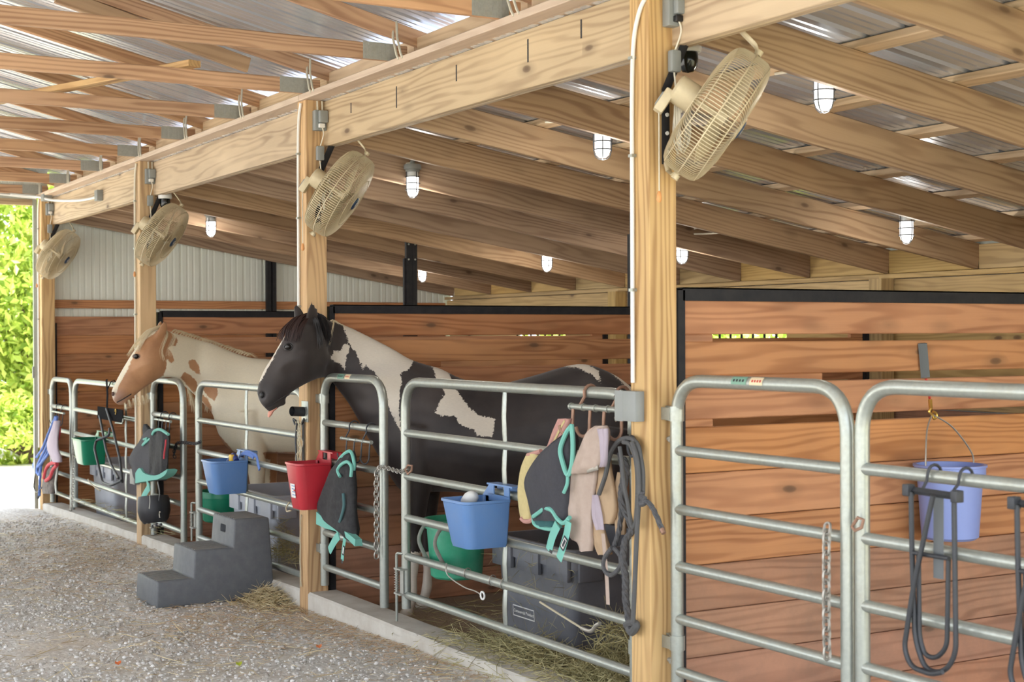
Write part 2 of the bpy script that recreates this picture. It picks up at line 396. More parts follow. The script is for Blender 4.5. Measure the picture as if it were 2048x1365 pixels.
m.add([(-30,11.2,-.125),(4.9,11.2,-.125),(4.9,24,-.18),(-30,24,-.18)], [(0,1,2,3)])
obj('floor', m, M['outground'], kind='structure')['label'] = 'pale sunlit yard beyond the far door'
# kerb under the stall fronts, built bay by bay
for i, (y0, y1) in enumerate([(-5, -.137), (0, 3.523), (3.66, 7.183), (7.32, 10.843)]):
    m = MB(); n = 14; rings = []
    for k in range(n+1):
        y = y0+(y1-y0)*k/n; z = kz(y)+.004*noise.noise(Vector((y*3, 0, 0))); w = .006*noise.noise(Vector((y*2.3, 5, 0)))
        rings.append([(w, y, -.25), (w, y, z-.012), (.012+w, y, z), (.19, y, z), (.2, y, z-.01), (.2, y, -.25)])
    m.loft(rings)
    obj('trim_%d' % (i+1), m, M['concrete'], ang=.5, kind='structure')

# ---------------------------------------------------------------- posts, beams
PYs = [0, 3.66, 7.32, 10.98]
names = ['nearest, full height post beside the foreground gates', 'second post, behind the dark horse head', 'third post, behind the palomino horse head', 'far post beside the open barn door']
posts = []
for i, y in enumerate(PYs):
    top = 3.175; g = -.3
    o = board('timber_post', 0, .137, y-.137, y, g, top, 'zy', M['post'])
    tag(o, 'square timber post, ' + names[i], 'post', 'posts along the stall fronts'); posts.append(o)
    o.data = o.data.copy()
for i, (y0, y1, d) in enumerate([(-4.2, -.137, 'right of the nearest post'), (0, 3.523, 'between the nearest and second posts, with dark nail streaks'), (3.66, 7.183, 'between the second and third posts'), (7.32, 10.98, 'between the third post and the far door')]):
    t = thing('header_beam', 'deep timber header beam ' + d, 'beam', 'header beams over the stall fronts')
    board('beam_board', .118, .156, y0, y1, 2.893, 3.172, 'yx', M['beam'], t)
    board('beam_board', .158, .196, y0, y1, 2.893, 3.172, 'yx', M['beam'], t)
    if i == 1:
        for k, yy in enumerate([.55, 1.02, 1.75, 2.47, 3.1]):
            m = MB(); z1 = 3.13-.006*k; m.box(.1168, .1182, yy-.006, yy+.006, z1-[.085,.11,.085,.12,.06][k], z1); obj('nail_streak', m, M['print'], t)
    if i == 0:
        pass
for i, (y0, y1) in enumerate([(-4.2, -.07), (-.066, 3.59), (3.594, 7.25), (7.254, 11.0)]):
    o = board('top_plate', -.02, .21, y0, y1, 3.176, 3.214, 'yz', M['plate'])
    tag(o, 'pale flat plate on top of the header beam, ' + ['nearest length', 'second length from the camera', 'third length from the camera', 'length reaching the far door'][i], 'beam', 'top plates')

# ---------------------------------------------------------------- aisle trusses
SL = .235; ordn = ['first', 'second', 'third', 'fourth', 'fifth', 'sixth', 'seventh', 'eighth', 'ninth', 'tenth', 'eleventh', 'twelfth', 'thirteenth', 'fourteenth', 'fifteenth', 'sixteenth']
def gusset(parent, xc, zc, y, w=.17, h=.1, s=-1):
    m = MB(); m.box(xc-w/2, xc+w/2, y-.0015 if s < 0 else y, y if s < 0 else y+.0015, zc-h/2, zc+h/2)
    for a in range(8):
        for b in range(5):
            px = xc-w/2+.012+a*(w-.024)/7; pz = zc-h/2+.012+b*(h-.024)/4
            m.box(px-.0035, px+.0035, y-.0035, y-.001, pz-.006, pz+.006)
    return obj('gusset_plate', m, M['galv_dark'], parent, ang=None)
TY = [1.075+1.238*k for k in range(-3, 9)]
for k, y in enumerate(TY):
    t = thing('roof_truss', '%s roof truss over the aisle counting from the far door' % ordn[len(TY)-1-k], 'truss', 'roof trusses over the aisle')
    y0 = y-.019; T = M['truss']
    B = lambda n_, p, q_, w=.089: sloped(n_, (p[0], y, p[1]), (q_[0], y, q_[1]), w, .038, T, t)
    zb = 3.216+.0445
    B('bottom_chord', (.1, zb), (-3.62, zb)); B('bottom_chord', (-3.68, zb), (-7.4, zb))
    zt = lambda x: 3.395-SL*x
    B('top_chord', (.36, zt(.36)), (-3.63, zt(-3.63)), .089); 
    o = sloped('top_chord', (-3.67, y, zt(-3.63)), (-7.6, y, zt(.3)), .089, .038, T, t)
    B('web', (-2.5, zb+.05), (-1.95, zt(-1.95)-.06), .064); B('web', (-2.6, zb+.05), (-3.5, zt(-3.5)-.06), .064)
    gusset(t, -.065, zb+.002, y0, .2, .094)
o = sloped('brace_board', (-.36, 3.55, 3.36), (-1.5, 3.55, 3.66), .089, .038, M['rafter']); tag(o, 'short dark brace board ending above the third truss chord', 'board')
# blocking between truss heels
for k in range(len(TY)-1):
    o = board('blocking_board', .16, .198, TY[k]+.02, TY[k+1]-.02, 3.216, 3.36, 'yx', M['purlin'])
    tag(o, 'short blocking board between the truss heels, %s from the far door' % ordn[len(TY)-2-k], 'board', 'blocking boards at the truss heels')
# long tie laid across the bottom chords
pa = np.array([-1.75, 6.3, 3.335]); pb = np.array([-.75, 3.62, 3.335])
o = link('tie_board', board_mesh(3.1, .089, .038, M['post']), None); d = Vector(pb-pa).normalized(); u = Vector((0,0,1)); w = u.cross(d).normalized()
mm = Matrix((d, w, u)).transposed().to_4x4(); mm.translation = Vector((pa+pb)/2); o.matrix_world = mm
tag(o, 'pale loose tie board lying across the truss bottom chords', 'board')
# purlins over the aisle
for k, x in enumerate([.24, -.42, -1.05, -1.68, -2.31, -2.94, -3.5]):
    z = 3.435-SL*x+.022
    o = board('roof_purlin', x-.045, x+.045, -4.2, 11.05, z-.019, z+.019, 'yz', M['purlin']); o.rotation_mode = 'XYZ'
    o.matrix_world = o.matrix_world
    tag(o, '%s purlin up from the eave above the aisle' % ordn[k], 'board', 'purlins above the aisle')
    o.location.z += 0.0
for k, x in enumerate([-4.0, -5.2, -6.4]):
    z = 3.435-SL*(-7.3-x)+.022
    o = board('roof_purlin', x-.045, x+.045, -4.2, 11.05, z-.019, z+.019, 'yz', M['purlin']); tag(o, '%s purlin on the far roof slope' % ordn[k], 'board', 'purlins above the aisle')

# ribbed metal sheets
def sheet_profile(width=.914):
    pts = []; pitch = width/4
    for r in range(4):
        a = r*pitch
        pts += [(a+.0, .0), (a+.012, .019), (a+.032, .019), (a+.046, 0), (a+.095, 0), (a+.103, .004), (a+.113, 0), (a+.155, 0), (a+.163, .004), (a+.173, 0)]
    pts.append((width, 0)); return pts
def sheet_mesh(name, L, width=.914, th=.0012):
    pr = sheet_profile(width); m = MB(); n = len(pr)
    for (s, fl) in ((0, 0), (th, 1)):
        m.add([(x, p, h+s) for x in (0, L) for p, h in pr], [(k, k+1, n+k+1, n+k) for k in range(n-1)])
    return m.mesh(name, .3)
Ls = 3.9; sm = sheet_mesh('metal_sheet', Ls)
ceil_ = bpy.data.objects.new('ceiling', None); col.objects.link(ceil_); ceil_['kind'] = 'structure'
a = math.atan(SL)
x0 = .3; z0 = 3.435-SL*x0+.044
for k in range(17):
    o = link('metal_sheet', sm, M['roofmetal'], ceil_)
    # local x runs up the slope towards -x, local y along +y
    M4 = Matrix(((-math.cos(a), 0, math.sin(a), x0), (0, 1, 0, -4.3+.9*k), (math.sin(a), 0, math.cos(a), z0), (0,0,0,1))); o.matrix_local = M4
sm2 = sheet_mesh('metal_sheet', 4.2)
for k in range(17):
    o = link('metal_sheet', sm2, M['roofmetal'], ceil_); xr = x0-Ls*math.cos(a)+.03; zr = z0+Ls*math.sin(a)+.01
    o.matrix_local = Matrix(((-math.cos(a), 0, -math.sin(a), xr), (0, 1, 0, -4.3+.9*k), (-math.sin(a), 0, math.cos(a), zr), (0,0,0,1)))

# ---------------------------------------------------------------- stall (shed) roof
SB = .1616; rb = lambda x: 2.182+SB*(4.8-x)     # underside of the rafters
RY = [2.59-.908*k for k in range(1, 7)][::-1] + [2.59+.908*k for k in range(0, 10)]
for k, y in enumerate(RY):
    xa, xb = .2, 4.82
    o = sloped('rafter', (xa, y, rb(xa)+.094), (xb, y, rb(xb)+.094), .186, .038, M['rafter'])
    n = len(RY)-1-k
    tag(o, '%s sloping rafter over the stalls counting from the far metal wall' % (ordn[n] if n < 16 else 'nearest'), 'rafter', 'rafters over the stalls')
th = math.atan(SB)
for k, x in enumerate([.5, 1.14, 1.76, 2.37, 2.98, 3.6, 4.22, 4.75]):
    z = rb(x)+.19+.021
    o = link('roof_purlin', board_mesh(15.3, .089, .038, M['purlin'])); 
    mm = Matrix.Translation((x, 3.4, z)) @ Matrix.Rotation(th, 4, 'Y') @ ORI['yz'].to_4x4(); o.matrix_world = mm
    tag(o, '%s purlin back from the header beam above the stall rafters' % ordn[k], 'board', 'purlins above the stalls')
sm3 = sheet_mesh('metal_sheet', 5.3)
x0s = -.02; z0s = rb(x0s)+.19+.043
for k in range(17):
    o = link('metal_sheet', sm3, M['roofmetal'], ceil_)
    o.matrix_local = Matrix(((math.cos(th), 0, math.sin(th), x0s), (0, 1, 0, -4.3+.9*k), (-math.sin(th), 0, math.cos(th), z0s), (0,0,0,1)))

# ---------------------------------------------------------------- back wall
xw = 4.86
wb = bpy.data.objects.new('wall_back', None); col.objects.link(wb); wb['kind'] = 'structure'
wins = [(-1.4, -.5), (4.74, 6.0), (8.3, 9.35)]
def wall_boards(z0, z1, ys, parent, nm='plank'):
    for y0, y1 in ys: board(nm, xw, xw+.036, y0, y1, z0, z1, 'yx', M['plank_low'] if z1 < 1.3 else M['green_wood'], parent)
full = [(-5, -.1), (-.1, 3.56), (3.56, 7.2), (7.2, 10.95)]
for r in range(6): wall_boards(.19*r, .19*r+.186, full, wb)
ys = []; p = -5
for a0, a1 in wins: ys.append((p, a0)); p = a1
ys.append((p, 10.95))
for r in range(3): wall_boards(1.145+.215*r, 1.145+.215*r+.21, ys, wb)
for r in range(1): wall_boards(1.79, 1.875, full, wb)
m = MB(); m.box(xw+.04, xw+.06, -5, 10.95, -.2, 1.14); m.box(xw+.04, xw+.06, -5, 10.95, 1.8, 2.6)
for a0, a1 in ys: m.box(xw+.04, xw+.06, a0, a1, 1.14, 1.8)
obj('siding', m, M['siding'], wb)
for i, (y0, y1) in enumerate(full):
    o = board('ledger_beam', 4.82, 4.858, y0, y1, 1.88, 2.135, 'yx', M['green_wood']); tag(o, 'greenish timber ledger high on the back wall, %s bay from the far end' % ordn[3-i], 'beam', 'ledgers on the back wall')
    o = board('ledger_strip', 4.79, 4.858, y0, y1, 2.14, 2.178, 'yz', M['green_wood']); tag(o, 'thin pale strip under the rafter ends, %s bay from the far end' % ordn[3-i], 'board', 'ledger strips')
for i in range(len(RY)-1):
    o = board('blocking_board', 4.815, 4.855, RY[i]+.02, RY[i+1]-.02, 2.182, 2.36, 'yx', M['green_wood'])
    tag(o, 'yellow blocking board between rafter ends at the back wall, %s from the far end' % ordn[len(RY)-2-i], 'board', 'blocking boards at the back wall')
for i, y in enumerate([-.1, 3.56, 7.22]):
    o = board('back_post', 4.68, 4.815, y-.137, y, -.05, 2.139, 'zy', M['green_wood']); tag(o, ['greenish back wall post right of the nearest bay', 'greenish back wall post seen over the foreground partition', 'back wall post half hidden behind the nearest front post'][i], 'post', 'posts on the back wall')
for i, (a0, a1) in enumerate(wins):
    wn = thing('window_%d' % (i+1), 'barred opening in the back wall', 'window'); del wn['category']; del wn['label']; wn['kind'] = 'structure'
    nb = int((a1-a0)/.147)
    for k in range(nb+1):
        m = MB(); y = a0+(a1-a0)*k/nb; m.tube([(xw+.02, y, 1.14), (xw+.02, y, 1.8)], .011, 8); obj('bar', m, M['blackmetal'], wn)

# ---------------------------------------------------------------- far end wall: ribbed siding, girt, boards
we = bpy.data.objects.new('wall_end', None); col.objects.link(we); we['kind'] = 'structure'
def end_sheet(xa, xb, zb_, ztop):
    m = MB(); pts = []; n = int(round((xb-xa)/.229))
    for r in range(n):
        a_ = xa+r*.229
        pts += [(a_, 0), (a_+.006, .012), (a_+.03, .012), (a_+.036, 0), (a_+.085, 0), (a_+.09, .004), (a_+.105, .004), (a_+.11, 0), (a_+.15, 0), (a_+.155, .004), (a_+.17, .004), (a_+.175, 0)]
    pts.append((xb, 0)); N_ = len(pts)
    for y_ in (11.0, 11.002):
        m.add([(x, y_-0+h, zb_) for x, h in pts]+[(x, y_+h, ztop(x)) for x, h in pts], [(k, k+1, N_+k+1, N_+k) for k in range(N_-1)])
    return m
for k in range(5):
    xa = .1+k*.96; nn = .916; m = end_sheet(xa, xa+.96, -.3, lambda x: rb(x)+.21); obj('metal_sheet', m, M['siding'], we, ang=.3)
o = board('girt', .14, 4.8, 10.95, 10.99, 2.016, 2.106, 'xy', M['plank'], we)
for r in range(10):
    z = -.07+.2*r
    for (a0, a1) in ((.14, 2.5), (2.52, 4.8)):
        board('plank', a0, a1, 10.945, 10.985, z, z+.198, 'xy', M['plank'], we)
m = MB(); m.box(2.5, 2.545, 10.88, 10.94, -.1, rb(2.55)+.13); m.box(2.565, 2.61, 10.88, 10.94, -.1, rb(2.55)+.13); m.box(2.545, 2.565, 10.9, 10.94, -.1, rb(2.55)+.13); obj('upright', m, M['blackmetal'], we)
m = MB(); m.box(.145, .175, 10.93, 10.944, -.1, 1.86); obj('channel', m, M['blackmetal'], we)
# gable siding above the door and around it
wg = bpy.data.objects.new('wall_gable', None); col.objects.link(wg); wg['kind'] = 'structure'
m = MB()
m = end_sheet(-7.5, .1, 3.2, lambda x: (3.435-SL*x+.08) if x > -3.65 else (3.435+SL*(x+7.3)+.08)); obj('metal_sheet', m, M['siding'], wg, ang=.3)
m = end_sheet(-7.5, -3.6, -.3, lambda x: 3.2); obj('metal_sheet', m, M['siding'], wg, ang=.3)
# far door frame
dr = thing('door_1', '', ''); del dr['label']; del dr['category']; dr['kind'] = 'structure'
m = MB(); m.box(-.05, -.012, 10.985, 11.03, -.2, 3.2); obj('door_jamb', m, M['galv'], dr)
m = MB(); m.box(-3.6, -.012, 11.0, 11.06, 3.165, 3.2); m.box(-3.6, -.012, 11.01, 11.05, 3.205, 3.24); obj('door_track', m, M['galv'], dr)
board('door_header', -3.6, -.02, 11.035, 11.07, 3.1, 3.2, 'xy', M['beam'], dr)
m = MB(); m.box(-.062, -.05, 10.99, 11.02, 1.28, 1.4); obj('latch', m, M['grey'], dr)

# ---------------------------------------------------------------- stall partitions
def partition(y, label, zb=0.0, z_off=0.0, seed=0):
    t = thing('stall_partition', label, 'partition', 'wooden partitions between stalls')
    r_ = random.Random(seed); ya, yb = y-.036, y; x0, x1 = .205, 4.62
    zs = []
    z = 1.331+z_off
    rows = [(1.717, 1.861), (1.546, 1.686), (1.363, 1.511)]
    for a0, a1 in rows: board('plank', x0, x1, ya, yb, a0+z_off, a1+z_off, 'xy', M['plank'], t)
    k = 0
    while z > zb+.02:
        a0 = max(z-.192, zb); board('plank', x0, x1, ya, yb, a0+.0015, z-.0015, 'xy', M['plank'] if k < 3 else M['plank_low'], t); z = a0 if a0 > zb else zb; k += 1
    for a0, a1 in ((1.686, 1.717), (1.511, 1.546), (1.331, 1.363)):   # spacer blocks that end the slots
        board('spacer_block', x0, .35 if a0 != 1.511 else .95, ya, yb, a0+z_off, a1+z_off, 'xy', M['plank'], t)
        board('spacer_block', 4.5, x1, ya, yb, a0+z_off, a1+z_off, 'xy', M['plank'], t)
    m = MB(); m.box(.19, 4.68, ya-.012, ya-.006, 1.856+z_off, 1.912+z_off); m.box(.19, 4.68, yb+.006, yb+.012, 1.856+z_off, 1.912+z_off); m.box(.19, 4.68, ya-.012, yb+.012, 1.906+z_off, 1.912+z_off); obj('top_channel', m, M['blackmetal'], t)
    for xx in (.16, 4.64):
        m = MB(); m.box(xx, xx+.04, ya-.012, ya-.006, zb, 1.9+z_off); m.box(xx, xx+.04, yb+.006, yb+.012, zb, 1.9+z_off); m.box(xx-.003, xx+.003, ya-.012, yb+.012, zb, 1.9+z_off); obj('end_channel', m, M['blackmetal'], t)
    zt = rb(2.55)+.13
    m = MB(); m.box(2.5, 2.545, yb+.012, yb+.05, zb, zt); m.box(2.565, 2.61, yb+.012, yb+.05, zb, zt); m.box(2.545, 2.565, yb+.014, yb+.02, zb, zt)
    m.box(2.48, 2.5, yb+.02, yb+.05, zb, zt-.25)
    up = obj('upright', m, M['blackmetal'], t)
    for zz in (zt-.12, zt-.26):
        for xx in (2.522, 2.588):
            m = MB(); m.tube([(xx, yb+.008, zz), (xx, yb+.014, zz)], .009, 8); obj('bolt', m, M['galv'], up)
    return t
partition(-.06, 'foreground partition of reddish planks with a black steel top, right of the nearest post', 0, 0, 1)
partition(3.6, 'partition of planks behind the dark horse', 0, 0, 2)
partition(7.26, 'partition of planks behind the palomino horse', -.04, .02, 3)

# ---------------------------------------------------------------- gates
OFF = [0, -.283, -.52, -.75, -.962, -1.175]
def gate(y_a, y_b, top, label, name='narrow', x=.09, braces=(), rf=.026, rr=.0215, bend=.17, hinge=None, sticker=None, bot=1.29, group='tubular stall gates', off=OFF, bb=None):
    """y_a is the hinge side."""
    t = thing('stall_gate', label, 'gate', group)
    z0 = top-bot; zl = z0
    m = MB(); m.tube(fillet([(x, y_a, z0), (x, y_a, top), (x, y_b, top), (x, y_b, z0 if bb is None else top-bb)], bend, 9), rf, 16); obj('frame', m, M['galv'], t)
    lo, hi = sorted((y_a, y_b))
    for d in off[1:]:
        m = MB(); m.tube([(x, lo+rf*.6, top+d), (x, hi-rf*.6, top+d)], rr, 14, cap=False); obj('rail', m, M['galv'], t)
    for yb_ in braces:
        for a_, b_ in zip(off[:-1], off[1:]):
            m = MB(); zt_, zb_ = top+a_-rr*.7, top+b_+rr*.7; zm = (zt_+zb_)/2
            m.tube([(x, yb_, zt_), (x-.003, yb_, zt_*.8+zb_*.2), (x-.006, yb_, zm), (x-.003, yb_, zt_*.2+zb_*.8), (x, yb_, zb_)], [.0165,.019,.019,.019,.0165], 8, flat=.5, up=(0,1,0)); obj('brace', m, M['galv'], t)
    if hinge is not None:
        for zz in (top-.085-.05, top-1.06):
            m = MB(); m.tube([(x, y_a, zz-.03), (x, y_a, zz+.03)], rf+.006, 16); m.box(x-.034, x-.028, y_a, hinge, zz-.025, zz+.025); m.box(x-.012, x+.012, y_a, hinge, zz-.014, zz+.014); m.box(x-.012, x+.012, y_a+(hinge-y_a)*.3, hinge, zz-.03, zz+.03)
            obj('hinge_band', m, M['galv'], t)
        for zz in (top-.24, top-1.14):
            m = MB(); m.tube([(x, y_a, zz), (x, hinge, zz)], .009, 8); m.tube([(x, (y_a+hinge)/2-.008, zz), (x, (y_a+hinge)/2+.008, zz)], .018, 6); obj('hinge_bolt', m, M['galv_dark'], t)
    if sticker:
        for (ys_, w_, mt) in ((sticker, .09, 'sticker_g'), (sticker-.11, .075, 'sticker_r')):
            m = MB(); n = 10; r0 = rf+.0012
            rings = [[(x-r0*math.sin(aa), yy, top+r0*math.cos(aa)) for aa in np.linspace(.5, 1.75, n)] for yy in (ys_, ys_-w_)]
            m.loft(rings, closed_ring=False, cap=False); s_ = obj('sticker', m, M[mt], t)
            m = MB(); r1 = r0+.0006
            for q in range(4):
                yy = ys_-.012-q*w_*.2
                rings = [[(x-r1*math.sin(aa), y2, top+r1*math.cos(aa)) for aa in np.linspace(1.0, 1.35, 4)] for y2 in (yy, yy-w_*.12)]
                m.loft(rings, closed_ring=False, cap=False)
            obj('print', m, M['print'] if mt == 'sticker_g' else M['printred'], s_)
    return t
gate(-.195, -1.19, 1.532, 'narrow stall gate in the foreground, hinged on the nearest post', braces=(), hinge=-.137, sticker=-.58, rf=.026)
gate(-3.55, -1.262, 1.54, 'large stall gate at the right edge, running out of the photograph', braces=(-2.45,), rf=.0255)
gate(3.5-.03, 2.60, 1.463, 'narrow gate under the neck of the dark horse', hinge=3.523, sticker=3.2)
gate(.10, 2.315, 1.463, 'large gate in front of the dark horse body, holding the blue feeder', braces=(1.205,), hinge=0.0, bb=None, bot=1.25)
gate(7.13, 6.31, 1.355, 'narrow gate under the neck of the palomino horse', hinge=7.183)
gate(3.76, 5.93, 1.36, 'large gate in front of the palomino chest, left of the second post', braces=(4.86,), hinge=3.66, bot=1.25)
gate(10.79, 9.93, 1.275, 'narrow gate beside the far door', hinge=10.843)
gate(7.42, 9.81, 1.28, 'large gate of the farthest stall, with the green feeder', braces=(7.95,), hinge=7.32, bot=1.25)
# ---------------------------------------------------------------- helpers for the tack and fittings
def seg_tube(name, pts, r, mat, parent=None, bend=0, n=8, **k):
    m = MB(); m.tube(fillet(pts, bend) if bend else pts, r, n); return obj(name, m, mat, parent, **k)
def smoothpts(pts, n=6):
    P = [Vector(p) for p in pts]; out = []
    for i in range(len(P)-1):
        p0 = P[max(i-1, 0)]; p1 = P[i]; p2 = P[i+1]; p3 = P[min(i+2, len(P)-1)]
        for k in range(n):
            t = k/n; out.append(.5*((2*p1)+(-p0+p2)*t+(2*p0-5*p1+4*p2-p3)*t*t+(-p0+3*p1-3*p2+p3)*t**3))
    out.append(P[-1]); return out

# ---------------------------------------------------------------- caged lamps
def lamp_proto():
    t = thing('caged_lamp', 'x', 'lamp', 'lit caged lamps under the stall roof')
    m = MB(); m.lathe([(.0, .135), (.055, .135), (.062, .125), (.062, .10), (.05, .095), (.05, .08), (0, .08)], 20, cap=False); obj('base', m, M['grey'], t)
    m = MB(); m.lathe([(.0, .0801), (.041, .08), (.043, .055), (.043, .045)], 20, cap=False); obj('glass_neck', m, M['glass'], t)
    m = MB(); m.lathe([(.043, .045), (.044, .0), (.043, -.05), (.036, -.075), (.02, -.09), (.0001, -.094)], 20, cap=False); obj('glass_jar', m, M['bulb'], t)
    cage = MB()
    for z, r in ((.045, .05), (.0, .052), (-.045, .05)):
        cage.tube([(r*math.cos(a), r*math.sin(a), z) for a in np.linspace(0, 2*math.pi, 20, endpoint=False)], .0034, 5, closed=True)
    for k in range(4):
        a = k*math.pi/2+.3
        cage.tube([(r*math.cos(a), r*math.sin(a), z) for r, z in ((.05, .08), (.052, .0), (.05, -.05), (.04, -.082), (.022, -.098), (0, -.102))], .0032, 5)
    obj('wire_cage', cage, M['blacksteel'], t)
    m = MB(); m.lathe([(0, .16), (.016, .16), (.016, .135), (0, .135)], 10, cap=False); obj('stem', m, M['grey'], t)
    return t
L0 = lamp_proto()
lamps = [(1648, 190, 1.14, 'largest caged lamp, above the foreground stall beside the fan'), (1205, 285, 1.14, 'caged lamp just left of the nearest post'), (825, 370, 1.14, 'caged lamp in the middle, right of the second fan'), (422, 455, 1.14, 'caged lamp far left, right of the third fan'),
         (1813, 460, 3.6, 'caged lamp farthest right in the photograph'), (1364, 505, 3.6, 'caged lamp half hidden by the nearest post'), (1094, 524, 3.6, 'caged lamp low over the dark horse back'), (845, 547, 3.6, 'small far caged lamp right of the black upright')]
for i, (u, v, x, lab) in enumerate(lamps):
    p = PX(u, v, x)
    ztop = rb(x)+.19; off = ztop-.005-.155
    z = min(p[2]+.01, off) if i else p[2]+.02
    if i == 0: L = L0; L['label'] = lab
    else: L = copy_tree(L0, label=lab)
    L.location = (p[0], p[1], z); L.rotation_euler = (0, 0, i*.7)
    m = MB(); m.tube([(0, 0, .13), (0, 0, ztop+.0-z)], .011, 8); obj('hanger', m, M['grey'], L)
    m = MB(); m.tube(smoothpts([(0, .0, .145), (.03, .06, .14), (.02, .16, ztop-z-.01), (.0, .34, ztop-z-.008)]), .007, 6); obj('feed_cable', m, M['cable'], L)
    pl = bpy.data.lights.new('lamp_light', 'POINT'); pl.energy = 4; pl.shadow_soft_size = .05; pl.color = (1, .93, .82)
    lo = bpy.data.objects.new('lamp_light', pl); col.objects.link(lo); lo.parent = L; lo.location = (0, 0, -.16)

# ---------------------------------------------------------------- wall fans
def fan_proto():
    t = thing('wall_fan', 'x', 'fan', 'wall fans on the posts')
    fan = MB(); prof = [(.045, -.10), (.12, -.108), (.2, -.1), (.25, -.085), (.272, -.055), (.275, 0), (.272, .055), (.25, .08), (.2, .095), (.12, .103), (.05, .105)]
    P = smoothpts([(r, 0, z) for r, z in prof], 2); nw = 120
    for k in range(nw):
        a = 2*math.pi*k/nw; c, s = math.cos(a), math.sin(a)
        fan.tube([(p.x*c, p.x*s, p.z) for p in P], .0019, 3, cap=False)
    obj('wire_cage', fan, M['cream'], t, ang=None)
    rg = MB()
    for r, z, w in ((.276, 0, .0032), (.264, .07, .0022), (.264, -.072, .0022), (.16, .101, .0025), (.16, -.106, .0025), (.05, .106, .004), (.05, -.102, .004)):
        rg.tube([(r*math.cos(a), r*math.sin(a), z) for a in np.linspace(0, 2*math.pi, 40, endpoint=False)], w, 5, closed=True)
    obj('ring_wires', rg, M['cream'], t)
    m = MB(); m.lathe([(0, -.2), (.05, -.2), (.06, -.19), (.06, -.11), (.05, -.1), (.0, -.1)], 20, cap=False); m.lathe([(0, .0), (.035, .0), (.035, .04), (.0, .05)], 16, cap=False); m.lathe([(0, -.1), (.012, -.1), (.012, 0), (0, 0)], 8, cap=False)
    obj('motor', m, M['cream'], t)
    for k in range(3):
        m = MB(); rings = []
        for q in range(7):
            r = .035+.2*q/6; w = .06+.075*math.sin(math.pi*min(1, q/6*.8+.15)); a0 = 2*math.pi*k/3; tw = .65-.35*q/6
            ring = []
            for s_, h in ((-1, 0), (1, 0), (1, 1), (-1, 1)):
                ww = s_*w*.5; ring.append((r*math.cos(a0)-ww*math.cos(tw)*math.sin(a0), r*math.sin(a0)+ww*math.cos(tw)*math.cos(a0), ww*math.sin(tw)+.02+h*.002))
            rings.append(ring)
        m.loft(rings); obj('blade', m, M['cream'], t)
    m = MB(); m.lathe([(0, .118), (.03, .117), (.04, .113), (.042, .106), (0, .106)], 24, cap=False); bdg = obj('badge', m, plain('navy_badge', srgb(34,62,98), .4), t)
    m = MB(); 
    m.prism([(-.018,.004),(.014,.02),(.02,.012),(-.004,.002),(.012,-.004),(.006,-.012),(-.012,-.016),(-.004,-.004)], .1185, .1195, lambda p, h: (p[0], p[1], h)); obj('mark', m, M['white'], bdg)
    return t
F0 = fan_proto()
ax = Vector((.70, -.44, -.56)).normalized(); up = Vector((0,0,1)); yf = (up-ax*up.dot(ax)).normalized(); xf = yf.cross(ax)
FR = Matrix((xf, yf, ax)).transposed()
fans = [(0, 1434, 230, 'nearest wall fan, dusty cream, on the nearest post'), (3.66, 680, 388, 'second cream wall fan, on the post behind the dark horse head'),
        (7.32, 324, 470, 'third wall fan with a navy badge, on the post behind the palomino'), (10.98, 117, 509, 'farthest wall fan, beside the open barn door')]
